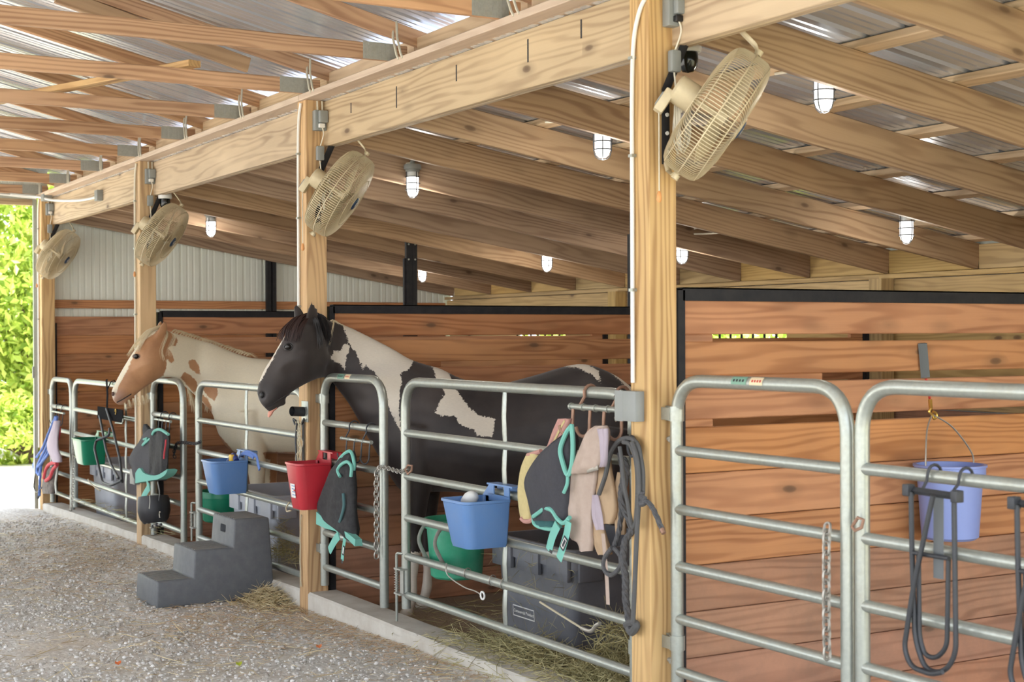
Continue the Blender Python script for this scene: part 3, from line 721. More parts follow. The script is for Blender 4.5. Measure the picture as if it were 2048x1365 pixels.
def fan_mount(t, c, yp, i):
    """C shaped yoke from the post face to the two rim pivots, in world coordinates relative to the fan."""
    inv = FR.transposed()
    def loc(p): return inv @ (Vector(p)-Vector(c))
    top = Vector(c)+yf*.285; bot = Vector(c)-yf*.285
    yq = yp-.137-.012; xb = .075
    zt_, zb_ = c[2]+.12, c[2]-.16
    up_ = Vector((xb+.1, yq-.03, c[2]+.36))
    m = MB(); m.tube([loc(q) for q in [(xb, yq, zb_-.02), (xb, yq, zt_), up_]], .02, 4, flat=.28, up=loc(Vector(c)+Vector((1,0,0))) ); arm = obj('bracket_arm', m, M['blackmetal'], t)
    m = MB(); m.tube([loc(q) for q in fillet([up_, Vector((c[0]+.08, c[1]+.02, c[2]+.39)), top+Vector((0,0,.03)), top-yf*.01], .03, 4)], .015, 6, flat=.35); obj('yoke', m, M['cream'], t)
    m = MB(); m.tube([loc(q) for q in [(xb, yq, zb_), (xb+.0, yq-.02, zb_-.05), bot+Vector((-.02,0,-.0)), bot+yf*.01]], .013, 6, flat=.4); obj('yoke', m, M['cream'], t)
    for s_ in (top, bot):
        m = MB(); q = loc(s_); m.tube([q-Vector((0, .0, 0)), q+Vector((0, .02 if s_ is top else -.02, 0))], .016, 10); obj('pivot_knob', m, M['cream'], t)
    for k in range(4):
        m = MB(); z = zb_+.03+k*.075; m.tube([loc((xb, yq-.008, z)), loc((xb, yq-.013, z))], .008, 8); obj('bolt_hole', m, M['white'], arm)
    # motor switch box, coiled cord and pull cord
    m = MB(); m.box(-.035, .035, -.12, -.02, -.225, -.185, .008); obj('switch_box', m, M['cream'], t); m = MB(); m.box(-.024, .024, -.1, -.045, -.23, -.2245); obj('switch_plate', m, M['grey'], t)
    pts = []
    for k in range(46):
        a = k*.62; pts.append(loc((.105+.025*math.cos(a)+.004*math.sin(k*1.3), yq-.05-.001*k, c[2]-.02+.11*math.sin(a)*(1-.1*math.cos(k)))))
    m = MB(); m.tube(smoothpts(pts, 3), .0038, 5); obj('cord_coil', m, M['cable'], t)
    st = Vector(c)+FR @ Vector((0, -.07, -.23)); en = Vector((st.x+.0, st.y, c[2]-.30))
    m = MB(); m.tube([loc(st), loc(en)], .0025, 5); pc = obj('pull_cord', m, M['cable'], t)
    m = MB(); e = loc(en); dz = loc(en+Vector((0,0,-1)))-e
    m.tube([e, e+dz*.01, e+dz*.035, e+dz*.045], [.004, .009, .011, .005], 10); obj('pull_knob', m, M['woodknob'], pc)
for i, (yp, u, v, lab) in enumerate(fans):
    c = PY(u, v, yp-.36)
    t = F0 if i == 0 else copy_tree(F0, label=lab)
    if i == 0: t['label'] = lab
    t.location = c
    t.rotation_euler = FR.to_euler()
for i, (yp, u, v, lab) in enumerate(fans):
    t = [o for o in col.objects if o.get('label') == lab][0]
    fan_mount(t, tuple(t.location), yp, i)

# ---------------------------------------------------------------- electrics on the posts
for i, yp in enumerate(PYs):
    yn = yp-.137; which = ['on the nearest post above its fan', 'high on the second post', 'high on the third post', 'high on the far post'][i]
    zc = 3.05 if i else 3.03; xb = .08 if i else .105
    t = thing('outlet_box', 'grey weatherproof outlet box ' + which, 'outlet', 'outlet boxes on the posts')
    m = MB(); m.box(xb-.038, xb+.038, yn-.05, yn, zc-.065, zc+.06, .006); obj('box_body', m, M['grey'], t)
    m = MB(); m.box(xb-.02, xb+.035, yn-.085, yn-.05, zc-.02, zc+.055, .008); obj('cover', m, M['grey'], t)
    m = MB(); m.box(xb-.018, xb+.018, yn-.075, yn-.045, zc-.05, zc-.025, .004); obj('plug', m, M['black'] if i == 0 else M['white'], t)
    t = thing('fan_timer_plug', 'small grey inline plug hanging from the outlet box ' + which, 'plug', 'inline plugs over the fans')
    zt = zc-.2
    m = MB(); m.tube(smoothpts([(xb, yn-.06, zc-.04), (xb+.01, yn-.065, zc-.09), (xb, yn-.03, zt+.03)]), .004, 6); obj('cord', m, M['cable'], t)
    m = MB(); m.box(xb-.024, xb+.024, yn-.05, yn-.015, zt-.05, zt+.04, .01); obj('plug_body', m, M['grey'], t)
    m = MB(); m.tube(smoothpts([(xb, yn-.03, zt-.045), (xb+.005, yn-.035, zt-.15), (xb-.005, yn-.03, zt-.3), (xb+.02, yn-.03, zt-.38)]), .004, 6); obj('cord', m, M['cable'], t)
    if i: 
        m = MB(); m.tube([(xb-.01, yn-.02, zc+.06), (xb-.01, yn-.015, 3.17)], .006, 6); m.tube([(xb+.022, yn-.02, zc+.06), (xb+.022, yn-.015, 3.17)], .006, 6); obj('supply_cable', m, M['cable'], t)
    # conduit on the aisle face
    zlow = [1.52, 1.5, .62, .55][i]; yc = yp-.035
    t = thing('conduit', 'thin white conduit run down the aisle face of the ' + ['nearest post', 'second post', 'third post', 'far post'][i], 'conduit', 'conduits on the posts')
    top_ = 3.16 if i else 3.02
    pts = [(-.012, yc, zlow), (-.012, yc, 2.2), (-.012, yc-.005, top_-.2), (-.012, yc-.05, top_)] + ([(.0, yn-.01, top_+.08)] if i == 0 else [])
    m = MB(); m.tube(smoothpts(pts), .009, 8); obj('pipe', m, M['white'] if i != 2 else M['cable'], t)
    for z in (1.9, 2.45, 2.85):
        m = MB(); m.box(-.022, -.0, yc-.014, yc+.014, z-.006, z+.006); obj('strap', m, M['galv'], t)
    if i < 3:
        zb_ = [1.425, 1.42, .54][i]
        if i != 1:
            t = thing('junction_box', 'square grey junction box with torn cover on the ' + ['nearest post at gate height', '', 'third post near its foot'][i], 'junction box')
            m = MB(); m.box(-.045, -.0, yp-.1, yp-.005, zb_-.062, zb_+.062, .004); obj('box_body', m, M['grey'], t)
            m = MB(); m.box(-.04, -.03, yp-.0, yp+.06, zb_-.065, zb_+.062, .003); obj('cover', m, M['grey'], t)
            m = MB(); rings = [[(-.035, yp+.06+.015*math.sin(k*2.3), zb_-.07+.0175*k), (-.015, yp+.07+.012*math.cos(k*1.7), zb_-.07+.0175*k)] for k in range(9)]; m.loft(rings, closed_ring=False, cap=False); obj('tape', m, M['suede'], t)
# small cameras / sensors hanging below the beam
for i, (u, v, x, nm) in enumerate([(1376, 105, .2, 'dark dome camera with a white cap under the beam by the nearest fan'), (330, 398, .2, 'white capped dome camera behind the third fan')]):
    p = PX(u, v, x) if i else PY(u, v, .06)
    t = thing('dome_camera', nm, 'camera', loc=tuple(p))
    m = MB(); m.lathe([(0, .07), (.03, .068), (.05, .05), (.058, .02), (.055, 0), (0, 0)], 20, cap=False); obj('cap', m, M['white'], t)
    m = MB(); m.lathe([(.042, 0), (.044, -.03), (.04, -.06), (.025, -.082), (.0001, -.088)], 20, cap=False); obj('dome', m, plain('smoked_dome', srgb(16,22,20), .12), t)
    m = MB(); m.tube([(0, 0, .06), (.0, .02, 2.9-p[2])] , .012, 8); obj('stem', m, M['white'], t)
# cables that rise from the plate at each truss heel
for k, y in enumerate(TY):
    t = thing('roof_cable', 'pale cable pair rising from the top plate at the %s truss from the far door' % ordn[len(TY)-1-k], 'cable', 'cables at the truss heels')
    for q in range(2):
        m = MB(); yy = y-.14-.05*q
        m.tube([(-.02, yy-.02, 3.2), (-.022, yy, 3.225), (.0, yy+.09, 3.33), (.03, yy+.16, 3.43)], .0065, 6); obj('cable', m, M['cable'], t)
# cable loops and boxes near the far door
t = thing('junction_box', 'grey junction box on the beam near the far door, fed by a white cable', 'junction box')
p = PX(170, 388, -.02); m = MB(); m.box(.06, .116, p[1]-.12, p[1]-.02, 2.98, 3.08, .004); obj('box_body', m, M['grey'], t)
p2 = PX(170, 388, .05)
m = MB(); m.tube(smoothpts([(-.3, 10.9, 3.2), (-.03, 10.8, 3.17), (-.02, 10.2, 3.09), (.05, p[1]+.5, 3.03), (.09, p[1]-.04, 3.02)]), .013, 7); obj('cable', m, M['white'], t)
t = thing('door_conduit', 'white conduit along the top of the far door opening', 'conduit')
m = MB(); m.tube([(-2.5, 10.95, 3.21), (-.4, 10.95, 3.2), (-.03, 10.93, 3.17)], .012, 7); obj('pipe', m, M['white'], t)
m = MB(); m.box(-.03, .06, 10.6, 10.72, 3.12, 3.19, .004); obj('box_body', m, M['grey'], t)
# ---------------------------------------------------------------- horses
def HZ(Zs):                 # side-view drawing of a horse: (u, v) in drawing units laid on its own bent vertical sheet
    us = [a for a, b in Zs]; zz = [b for a, b in Zs]
    def f(u, v):
        Zp = float(np.interp(u, us, zz)); p = CAM + Zp*(rt*(u-1024)/FPX + dn*(v-682.5)/FPX + fw); return Vector(p)
    return f
LAT = Vector((fw[0], fw[1], 0)).normalized()
def horse(label, H, stations, legs, ears, tail, base, vox=.011, sculpt=None, blobs=()):
    m = MB(); P = []
    for (tu, tv, bu, bv, w, egg) in stations: P.append((H(tu, tv), H(bu, bv), w, egg))
    # dense interpolation
    tops = smoothpts([p[0] for p in P], 4); bots = smoothpts([p[1] for p in P], 4)
    ws = smoothpts([Vector((p[2], p[3], 0)) for p in P], 4); rings = []; N_ = 28
    for a, b, w in zip(tops, bots, ws):
        c = (a+b)/2; h = (a-b)/2; ring = []
        for k in range(N_):
            t = 2*math.pi*k/N_; cs, sn = math.cos(t), math.sin(t)
            r = 1-w.y*cs
            ring.append(c + h*cs + LAT*(w.x*sn*r*(1-.12*cs*cs)))
        rings.append(ring)
    parts = [m.loft(rings)]
    for path, lat in legs:
        pts = []; rr = []
        for (u, v, r, *o) in path:
            l = lat if not o else o[0]; pts.append(H(u, v)+LAT*l); rr.append(r)
        sp = smoothpts(pts, 4); rs = np.interp(np.linspace(0, len(rr)-1, len(sp)), range(len(rr)), rr)
        q = MB(); q.tube(sp, list(rs), 14); parts.append(q)
    for (u, v, r, lat, sq) in blobs:
        c = H(u, v)+LAT*lat; bm = bmesh.new(); bmesh.ops.create_icosphere(bm, subdivisions=3, radius=1)
        for w_ in bm.verts: w_.co = c + Vector((w_.co.x*r, w_.co.y*r, w_.co.z*r*sq))
        q = MB(); q.bm(bm); parts.append(q)
    for (tip, b0, b1, lat, th_) in ears:
        T = H(*tip)+LAT*lat[1]; A = H(*b0)+LAT*lat[0]; B_ = H(*b1)+LAT*lat[0]; q = MB(); rings = []
        for k in range(9):
            t = k/8; wd = (1-t)**.75*(1+.35*math.sin(math.pi*t)); c = (A+B_)/2*(1-t)+T*t; h = (A-B_)/2*wd; ring = []
            for j in range(12):
                g = 2*math.pi*j/12; ring.append(c+h*math.cos(g)+LAT*(th_*max(wd, .08)*math.sin(g)))
            rings.append(ring)
        q.loft(rings); parts.append(q)
    allm = MB()
    for q in parts: allm.add(q.v, q.f)
    me0 = allm.mesh('horse_raw', None)
    tmp = bpy.data.objects.new('tmp', me0); col.objects.link(tmp)
    md = tmp.modifiers.new('r', 'REMESH'); md.mode = 'VOXEL'; md.voxel_size = vox
    sm_ = tmp.modifiers.new('s', 'SMOOTH'); sm_.factor = .55; sm_.iterations = 7
    dg = bpy.context.evaluated_depsgraph_get(); me = bpy.data.meshes.new_from_object(tmp.evaluated_get(dg))
    bpy.data.objects.remove(tmp, do_unlink=True)
    co = np.empty(len(me.vertices)*3); me.vertices.foreach_get('co', co); co = co.reshape(-1, 3)
    nr = np.empty(len(me.vertices)*3); me.vertices.foreach_get('normal', nr); nr = nr.reshape(-1, 3)
    if sculpt: co = sculpt(co, nr)
    # drawing coordinates of every vertex
    d = co-CAM; zc = d @ fw; uu = 1024+FPX*(d @ rt)/zc; vv = 682.5+FPX*(d @ dn)/zc
    me.vertices.foreach_set('co', (co-np.array(base)).ravel()); me.update(); me.shade_smooth()
    t = thing('horse', label, 'horse', 'horses looking out over their gates', loc=base)
    return t, me, uu, vv, co, zc
def sdf(poly, u, v):
    P = np.array(poly, float); Q = np.roll(P, -1, 0); dmin = np.full(u.shape, 1e9); inside = np.zeros(u.shape, bool)
    for a, b in zip(P, Q):
        e = b-a; L = max(e @ e, 1e-9); t = np.clip(((u-a[0])*e[0]+(v-a[1])*e[1])/L, 0, 1)
        dmin = np.minimum(dmin, np.hypot(u-a[0]-t*e[0], v-a[1]-t*e[1]))
        c = ((a[1] > v) != (b[1] > v)); x = a[0]+(v-a[1])*(b[0]-a[0])/(b[1]-a[1]+1e-12); inside ^= c & (u < x)
    return np.where(inside, dmin, -dmin)
def attr(me, name, vals):
    a = me.attributes.new(name, 'FLOAT', 'POINT'); a.data.foreach_set('value', np.asarray(vals, dtype=np.float32))
def coat(name, base, base2, white, edge=1.6, muzzle=None, rough=.5):
    q = NT(name); tc = q.n('ShaderNodeTexCoord'); o = tc.outputs['Object']
    at = q.N.new('ShaderNodeAttribute'); at.attribute_name = 'patch'; n1 = q.noise(o, 60, 3, .7); n2 = q.noise(o, 3.5, 4)
    n3 = q.noise(q.mapv(o, (60, 60, 420)), 1, 2)
    s_ = q.math('ADD', at.outputs['Fac'], q.math('MULTIPLY', q.math('SUBTRACT', n1.outputs['Fac'], .5), 9*edge))
    f = q.ramp(q.math('ADD', q.math('MULTIPLY', s_, .3), .5), [(.3, 0), (.7, 1)])
    bc = q.mix(q.ramp(n2.outputs['Fac'], [(.3, 0), (.7, 1)]), base, base2)
    wc = q.mix(q.math('MULTIPLY', n2.outputs['Fac'], .5), white, tuple(k*.82 for k in white[:3])+(1,))
    c = q.mix(f, bc, wc)
    c = q.mix(q.math('MULTIPLY', n3.outputs['Fac'], .22), c, (0, 0, 0, 1))
    if muzzle:
        a2 = q.N.new('ShaderNodeAttribute'); a2.attribute_name = 'muzzle'; c = q.mix(a2.outputs['Fac'], c, muzzle)
    q.b.inputs['Sheen Weight'].default_value = .15
    q.bump(n3.outputs['Fac'], .08, .004)
    return q.fin(c, rough, spec=.35)
def eye(parent, c, out, r, lidmat, base):
    m = MB(); bm = bmesh.new(); bmesh.ops.create_uvsphere(bm, u_segments=20, v_segments=12, radius=r)
    bmesh.ops.translate(bm, verts=bm.verts, vec=c-Vector(base)); m.bm(bm); e = obj('eye', m, plain('dark_wet_eye', srgb(16,12,10), .06), parent)
    return e
def strands(parent, name, curves, mat, base, n=30, jit=.012, r=.0022, length=1.0, seed=0, droop=.02):
    g = random.Random(seed); m = MB()
    for k in range(n):
        c = curves[k % len(curves)]; off = Vector((g.gauss(0, jit), g.gauss(0, jit), g.gauss(0, jit*.6))); pts = []
        for i, p in enumerate(c):
            t = i/(len(c)-1); pts.append(Vector(p)-Vector(base)+off*(.35+.9*t)+Vector((g.gauss(0, jit*.35), g.gauss(0, jit*.35), g.gauss(0, jit*.3)))*t)
        sp = smoothpts(pts, 4); rs = [r*(1-.75*i/(len(sp)-1)) for i in range(len(sp))]; m.tube(sp, rs, 4, cap=False)
    return obj(name, m, mat, parent, ang=None)
Z2 = [(500, 8.86), (580, 8.93), (632, 9.0), (655, 9.14), (675, 9.25), (700, 9.29), (760, 9.29), (870, 9.24), (1260, 9.1)]
H = HZ(Z2)
ST = [(1290,815,1286,885,.06,0), (1266,778,1264,935,.17,0), (1218,744,1228,968,.235,.05), (1155,728,1165,985,.26,.08), (1065,752,1078,990,.265,.14), (985,770,985,992,.285,.16),
      (925,758,915,985,.275,.16), (880,737,868,985,.245,.16), (848,728,826,990,.215,.14), (818,717,795,975,.185,.14), (788,699,760,918,.15,.12), (752,680,728,862,.118,.1),
      (716,662,700,812,.098,.1), (684,648,676,780,.088,.06), (660,640,664,766,.084,.02), (636,631,656,759,.086,0), (608,632,644,757,.098,-.05), (582,654,624,763,.102,-.12),
      (562,684,604,773,.086,-.15), (545,713,588,783,.066,-.12), (529,738,574,795,.055,-.05), (518,764,565,808,.054,0), (514,786,553,820,.051,.02), (521,806,540,826,.034,0)]
nearF = [(850,850,.12), (842,930,.10), (838,990,.072), (834,1050,.05), (831,1098,.046), (828,1150,.029), (826,1186,.036), (820,1208,.031), (815,1222,.045), (813,1234,.05)]
farF = [(866,850,.12), (860,930,.1), (856,990,.07), (854,1050,.048), (853,1092,.044), (853,1145,.028), (852,1180,.035), (847,1200,.03), (843,1214,.044), (841,1226,.05)]
nearH = [(1225,850,.15), (1212,935,.13), (1212,1000,.09), (1235,1060,.06), (1246,1095,.05), (1242,1160,.033), (1238,1200,.038), (1230,1220,.034), (1224,1235,.05)]
farH = [(u-42, v-6, r) for u, v, r in nearH]
def sculpt_black(co, nr):
    c = co.copy()
    def push(pt, rad, amt):
        d2 = ((c-np.array(pt))**2).sum(1); c[:] -= nr*(amt*np.exp(-d2/rad**2))[:, None]
    for s_ in (-1, 1):
        push(H(526, 790)+LAT*.05*s_, .018, .022); push(H(522, 779)+LAT*.046*s_, .02, -.006); push(H(536, 794)+LAT*.05*s_, .014, -.005)
        push(H(581, 694)+LAT*.088*s_, .026, .010); push(H(576, 683)+LAT*.085*s_, .022, -.015); push(H(598, 668)+LAT*.09*s_, .03, .010); push(H(600, 705)+LAT*.095*s_, .03, .006)
        push(H(628, 722)+LAT*.09*s_, .075, -.016); push(H(585, 748)+LAT*.07*s_, .04, .008); push(H(664, 700)+LAT*.09*s_, .03, .014); push(H(660, 735)+LAT*.085*s_, .028, .012)
        for k in range(9): push(H(534+k*5, 816-k*3.4)+LAT*.045*s_, .009, .009)
        for k in range(6): push(H(572+k*9, 728-k*4)+LAT*.085*s_, .016, -.004)
        push(H(566, 735)+LAT*.07*s_, .02, -.005)
        push(H(725, 800)+LAT*.1*s_, .05, .008); push(H(820, 860)+LAT*.2*s_, .1, -.012); push(H(880, 950)+LAT*.24*s_, .06, .012)
    return c
hb = tuple(H(1030, 1232)); hb = (hb[0], hb[1], 0)
black, me, uu, vv, co, zc = horse('black and white pinto horse with its dark head over the gate, tongue tip showing', H, ST, [(nearF, -.13), (farF, .12), (nearH, -.15), (farH, .15)],
    [((627,602),(611,650),(639,636),(-.055,-.07),.018), ((585,605),(588,644),(608,632),(.05,.065),.017)], None, hb, sculpt=sculpt_black,
    blobs=[(564,806,.026,0,.8)])
me.materials.append(coat('black_pinto_coat', srgb(64,56,53), srgb(36,31,32), srgb(228,218,202), muzzle=srgb(70,66,66)))
bz = lambda L: [(650+x/3.25, 580+y/3.25) for x, y in L]
zn = lambda L: [(480+x/3.94, 580+y/3.94) for x, y in L]
patches = [bz([(95,180),(260,270),(400,335),(500,400),(590,440),(560,490),(545,515),(490,545),(500,600),(485,680),(480,790),(492,925),(460,860),(425,790),(390,640),(330,545),(262,490),(245,525),(232,480),(200,400),(160,365),(150,330),(125,260)]),
           bz([(150,350),(155,400),(135,440),(130,525),(100,480),(60,465),(35,440),(60,400),(100,400),(115,360)]),
           bz([(680,480),(760,470),(850,545),(805,545),(822,590),(850,650),(900,720),(950,780),(1000,815),(1105,840),(1100,900),(1085,955),(985,950),(970,910),(910,890),(870,870),(850,820),(760,820),(715,800),(740,740),(780,670),(760,620),(720,570),(705,510)]),
           bz([(1480,480),(1600,440),(1700,480),(1780,530),(1790,605),(1740,555),(1650,510),(1580,502)]), bz([(1830,520),(2010,540),(2040,700),(1960,640),(1920,590)]),
           [(780,1105),(900,1105),(900,1250),(780,1250)], [(1180,1120),(1290,1120),(1290,1250),(1180,1250)]]
pv = np.max([sdf(p, uu, vv) for p in patches], 0)
# thin blaze down the front of the face: a strip on the front ridge
fl = np.array([(566,676),(543,717),(528,737),(518,758)], float)
cen = np.interp(uu, [a for a, b in Z2], [b for a, b in Z2])
lat_off = (zc-cen)
face = sdf([(575,655),(560,676),(536,714),(520,742),(512,760),(521,764),(532,741),(546,718),(569,684),(580,662)], uu, vv)
pv = np.maximum(pv, np.where(np.abs(lat_off) < .05, np.minimum(face+1.0, (.03-np.abs(lat_off))*300), -99))
attr(me, 'patch', pv)
attr(me, 'muzzle', np.clip(1-np.hypot((uu-530), (vv-800))/34, 0, 1)*.8)
bo = link('body', me, None, black)
for s_ in (-1, 1):
    eye(black, H(580, 694)+LAT*(.0775*s_), s_, .021, None, hb)
    m = MB(); c_ = H(580, 694)+LAT*.083*s_-Vector(hb); rx = Vector((rt[0], rt[1], 0))
    m.tube([c_+rx*(.024*math.cos(a))+Vector((0,0,.017*math.sin(a)))+LAT*(-.006*s_*abs(math.cos(a))) for a in np.linspace(0, 2*math.pi, 20, endpoint=False)], .0065, 8, closed=True); obj('eyelid', m, plain('eyelid_skin', srgb(36,32,32), .5), black)
    m = MB(); bm = bmesh.new(); bmesh.ops.create_icosphere(bm, subdivisions=2, radius=1); c_ = H(526, 790)+LAT*.044*s_-Vector(hb)
    for w_ in bm.verts: w_.co = c_+rx*(w_.co.x*.012)+Vector((0,0,w_.co.z*.019))+LAT*(w_.co.y*.009)
    m.bm(bm); obj('nostril', m, M['black'], black)
m = MB(); tpts = [H(552, 815), H(545, 820), H(540, 828), H(537, 835)]; m.tube([p-Vector(hb) for p in smoothpts(tpts)], list(np.interp(range(19),[0,12,18],[.012,.014,.005])), 10, flat=1.5); obj('tongue', m, M['skin'], black)
hairm = plain('dark_hair', srgb(58,38,34), .5); whair = plain('pale_hair', srgb(222,208,176), .6)
S = lambda L, lat=0: [H(u, v)+LAT*l for u, v, l in L]
strands(black, 'forelock', [S([(612,630,-.01),(592,640,-.04),(578,660,-.07),(572,682,-.08)]), S([(618,628,-.02),(604,636,-.06),(592,660,-.09),(588,684,-.098)]), S([(606,630,.02),(584,644,.0),(570,664,-.03),(566,680,-.04)]), S([(622,630,-.02),(612,644,-.075),(603,664,-.1),(598,680,-.104)])], hairm, hb, 130, .011, .003, seed=1)
strands(black, 'mane', [S([(630,628,-.01),(640,634,-.05),(648,655,-.085),(654,678,-.098)]), S([(640,630,0),(652,640,-.05),(660,660,-.08),(664,690,-.098)]), S([(622,628,0),(634,640,-.06),(642,664,-.088),(646,690,-.1)])], plain('black_hair', srgb(34,30,32), .5), hb, 120, .012, .003, seed=2)
strands(black, 'mane', [S([(662+k*5.6, 643+k*3.1, .0),(666+k*5.6, 640+k*3.12, -.005),(674+k*5.6, 645+k*3.2, -.03)]) for k in range(28)], whair, hb, 200, .004, .0022, seed=3)
strands(black, 'mane_lock', [S([(664,646,-.02),(670,644,-.07),(668,662,-.095),(663,690,-.105)])], whair, hb, 12, .003, .0018, seed=4)
strands(black, 'tail', [S([(1286,800,0),(1300,830,0),(1302,920,0),(1296,1040,0),(1294,1120,0)])], whair, hb, 60, .02, .003, seed=5)

# palomino pinto
ZP = [(210, 11.82), (300, 11.9), (340, 11.98), (400, 12.2), (470, 12.3), (840, 12.3)]
H = HZ(ZP)
ST = [(846,775,842,850,.06,0), (828,738,826,885,.19,0), (790,718,790,902,.26,.05), (720,722,720,906,.29,.12), (640,726,640,912,.30,.14), (570,722,570,908,.28,.14), (532,718,520,908,.24,.14), (505,716,480,908,.21,.14),
      (482,710,455,896,.18,.14), (456,700,437,868,.15,.12), (427,688,426,830,.12,.1), (400,680,405,806,.105,.08), (376,673,384,786,.095,.05), (355,668,362,768,.09,0), (338,662,347,758,.09,0),
      (318,657,336,755,.1,-.05), (302,664,320,757,.108,-.1), (287,677,305,766,.105,-.14), (272,696,290,776,.088,-.15), (257,719,277,786,.07,-.12), (243,742,266,796,.058,-.05), (231,765,256,804,.056,0), (223,784,247,810,.053,0), (227,801,237,811,.034,0)]
nF = [(508,820,.13), (512,880,.11), (518,925,.08), (521,975,.056), (522,1008,.052), (521,1050,.034), (519,1078,.04), (514,1092,.036), (510,1104,.055)]
fF = [(u+14, v-4, r) for u, v, r in nF]; nH_ = [(805,800,.16), (795,870,.13), (796,920,.09), (812,960,.06), (818,990,.052), (816,1040,.036), (813,1075,.042), (806,1104,.055)]; fH_ = [(u-26, v-4, r) for u, v, r in nH_]
def sculpt_pal(co, nr):
    c = co.copy()
    def push(pt, rad, amt):
        d2 = ((c-np.array(pt))**2).sum(1); c[:] -= nr*(amt*np.exp(-d2/rad**2))[:, None]
    for s_ in (-1, 1):
        push(H(229, 788)+LAT*.052*s_, .018, .015); push(H(227, 779)+LAT*.05*s_, .02, -.006); push(H(278, 713)+LAT*.09*s_, .026, .009); push(H(274, 705)+LAT*.088*s_, .024, -.015)
        push(H(312, 732)+LAT*.1*s_, .08, -.016); push(H(280, 755)+LAT*.075*s_, .04, .008); push(H(340, 705)+LAT*.09*s_, .035, .014); push(H(338, 732)+LAT*.09*s_, .03, .012); push(H(294, 690)+LAT*.09*s_, .03, .010); push(H(262, 745)+LAT*.07*s_, .02, -.005)
        for k in range(8): push(H(238+k*4.2, 804-k*2.4)+LAT*.047*s_, .010, .010)
        for k in range(6): push(H(268+k*7, 742-k*3)+LAT*.09*s_, .018, -.004)
        push(H(470, 850)+LAT*.2*s_, .09, -.012)
    return c
hb2 = tuple(H(640, 1100)); hb2 = (hb2[0], hb2[1], -.03)
pal, me, uu, vv, co, zc = horse('palomino pinto horse with cream neck and tan face leaning over its gate', H, ST, [(nF, -.14), (fF, .13), (nH_, -.16), (fH_, .16)],
    [((335,636),(311,682),(337,668),(-.07,-.085),.024), ((318,638),(306,664),(322,656),(.05,.06),.018)], None, hb2, sculpt=sculpt_pal, vox=.0125, blobs=[(250,806,.026,0,.7)])
me.materials.append(coat('palomino_coat', srgb(202,154,112), srgb(166,116,80), srgb(246,236,210), edge=.7, muzzle=srgb(160,130,118)))
zp = lambda L: [(200+x/4.096, 580+y/4.096) for x, y in L]
tan = [zp([(345,385),(385,335),(450,310),(520,235),(560,240),(560,330),(600,350),(640,420),(620,460),(575,460),(560,480),(590,520),(610,590),(580,600),(545,560),(545,640),(520,700),(430,775),(330,855),(220,950),(130,945),(70,860),(85,800),(110,775),(160,700),(235,580),(300,470)]),
       zp([(740,575),(775,572),(810,620),(822,690),(795,690),(735,640),(722,600)]), zp([(690,670),(740,700),(790,750),(800,800),(770,850),(720,790),(680,740),(660,720)]), zp([(835,775),(960,775),(965,860),(940,910),(890,880),(850,830)]),
       zp([(840,860),(880,890),(915,960),(915,1030),(870,960),(830,900)]), [(430,866),(440,872),(452,886),(466,902),(476,915),(455,914),(438,890)], [(526,905),(600,905),(640,900),(640,930),(560,925),(530,918)], [(540,906),(556,906),(552,1000),(540,1000)]]
pv = -np.max([sdf(p, uu, vv) for p in tan], 0)
cen = np.interp(uu, [a for a, b in ZP], [b for a, b in ZP]); lo_ = zc-cen
blz = sdf([(318,655),(300,655),(280,672),(262,700),(240,735),(224,765),(215,790),(228,795),(236,770),(250,745),(272,708),(290,684)], uu, vv)
pv = np.maximum(pv, np.where(np.abs(lo_) < .09, np.minimum(blz+2, (.055-np.abs(lo_))*250), -99))
attr(me, 'patch', pv); attr(me, 'muzzle', np.clip(1-np.hypot((uu-236)/1.2, vv-796)/22, 0, 1)*.9)
link('body', me, None, pal); rx = Vector((rt[0], rt[1], 0))
for s_ in (-1, 1):
    eye(pal, H(278, 713)+LAT*(.082*s_), s_, .022, None, hb2)
    m = MB(); c_ = H(278, 713)+LAT*.088*s_-Vector(hb2)
    m.tube([c_+rx*(.026*math.cos(a))+Vector((0,0,.014*math.sin(a)))+LAT*(-.006*s_*abs(math.cos(a))) for a in np.linspace(0, 2*math.pi, 20, endpoint=False)], .007, 8, closed=True); obj('eyelid', m, plain('grey_skin', srgb(120,96,84), .5), pal)
    m = MB(); bm = bmesh.new(); bmesh.ops.create_icosphere(bm, subdivisions=2, radius=1); c_ = H(229, 788)+LAT*.047*s_-Vector(hb2)
    for w_ in bm.verts: w_.co = c_+rx*(w_.co.x*.011)+Vector((0,0,w_.co.z*.018))+LAT*(w_.co.y*.009)
    m.bm(bm); obj('nostril', m, plain('nostril_skin', srgb(84,60,54), .6), pal)
strands(pal, 'forelock', [S([(322,652,0),(304,660,-.03),(288,678,-.06),(280,700,-.075)]), S([(318,654,.01),(296,662,0),(276,684,-.02),(258,712,-.03)]), S([(318,656,-.01),(304,664,-.05),(292,682,-.08),(280,704,-.09)])], whair, hb2, 42, .009, .0022, seed=6)
strands(pal, 'mane', [S([(334,662,-.02),(338,672,-.07),(330,700,-.105),(334,720,-.11)]), S([(338,664,.0),(352,672,-.06),(346,695,-.1),(342,712,-.105)])], whair, hb2, 26, .010, .0018, seed=7)
strands(pal, 'mane', [S([(342+k*5.4, 667+k*1.62, .0),(349+k*5.4, 660+k*1.72, .02),(360+k*5.4, 665+k*1.85, .06)]) for k in range(29)], whair, hb2, 200, .007, .0022, seed=8)
strands(pal, 'mane_lock', [S([(376,700,.1),(374,780,.13),(380,806,.13),(384,828,.12)]), S([(372,700,.1),(370,775,.13),(374,795,.13),(377,812,.12)]), S([(400,720,.12),(404,800,.13),(408,816,.12),(406,826,.12)])], whair, hb2, 46, .009, .0024, seed=9)
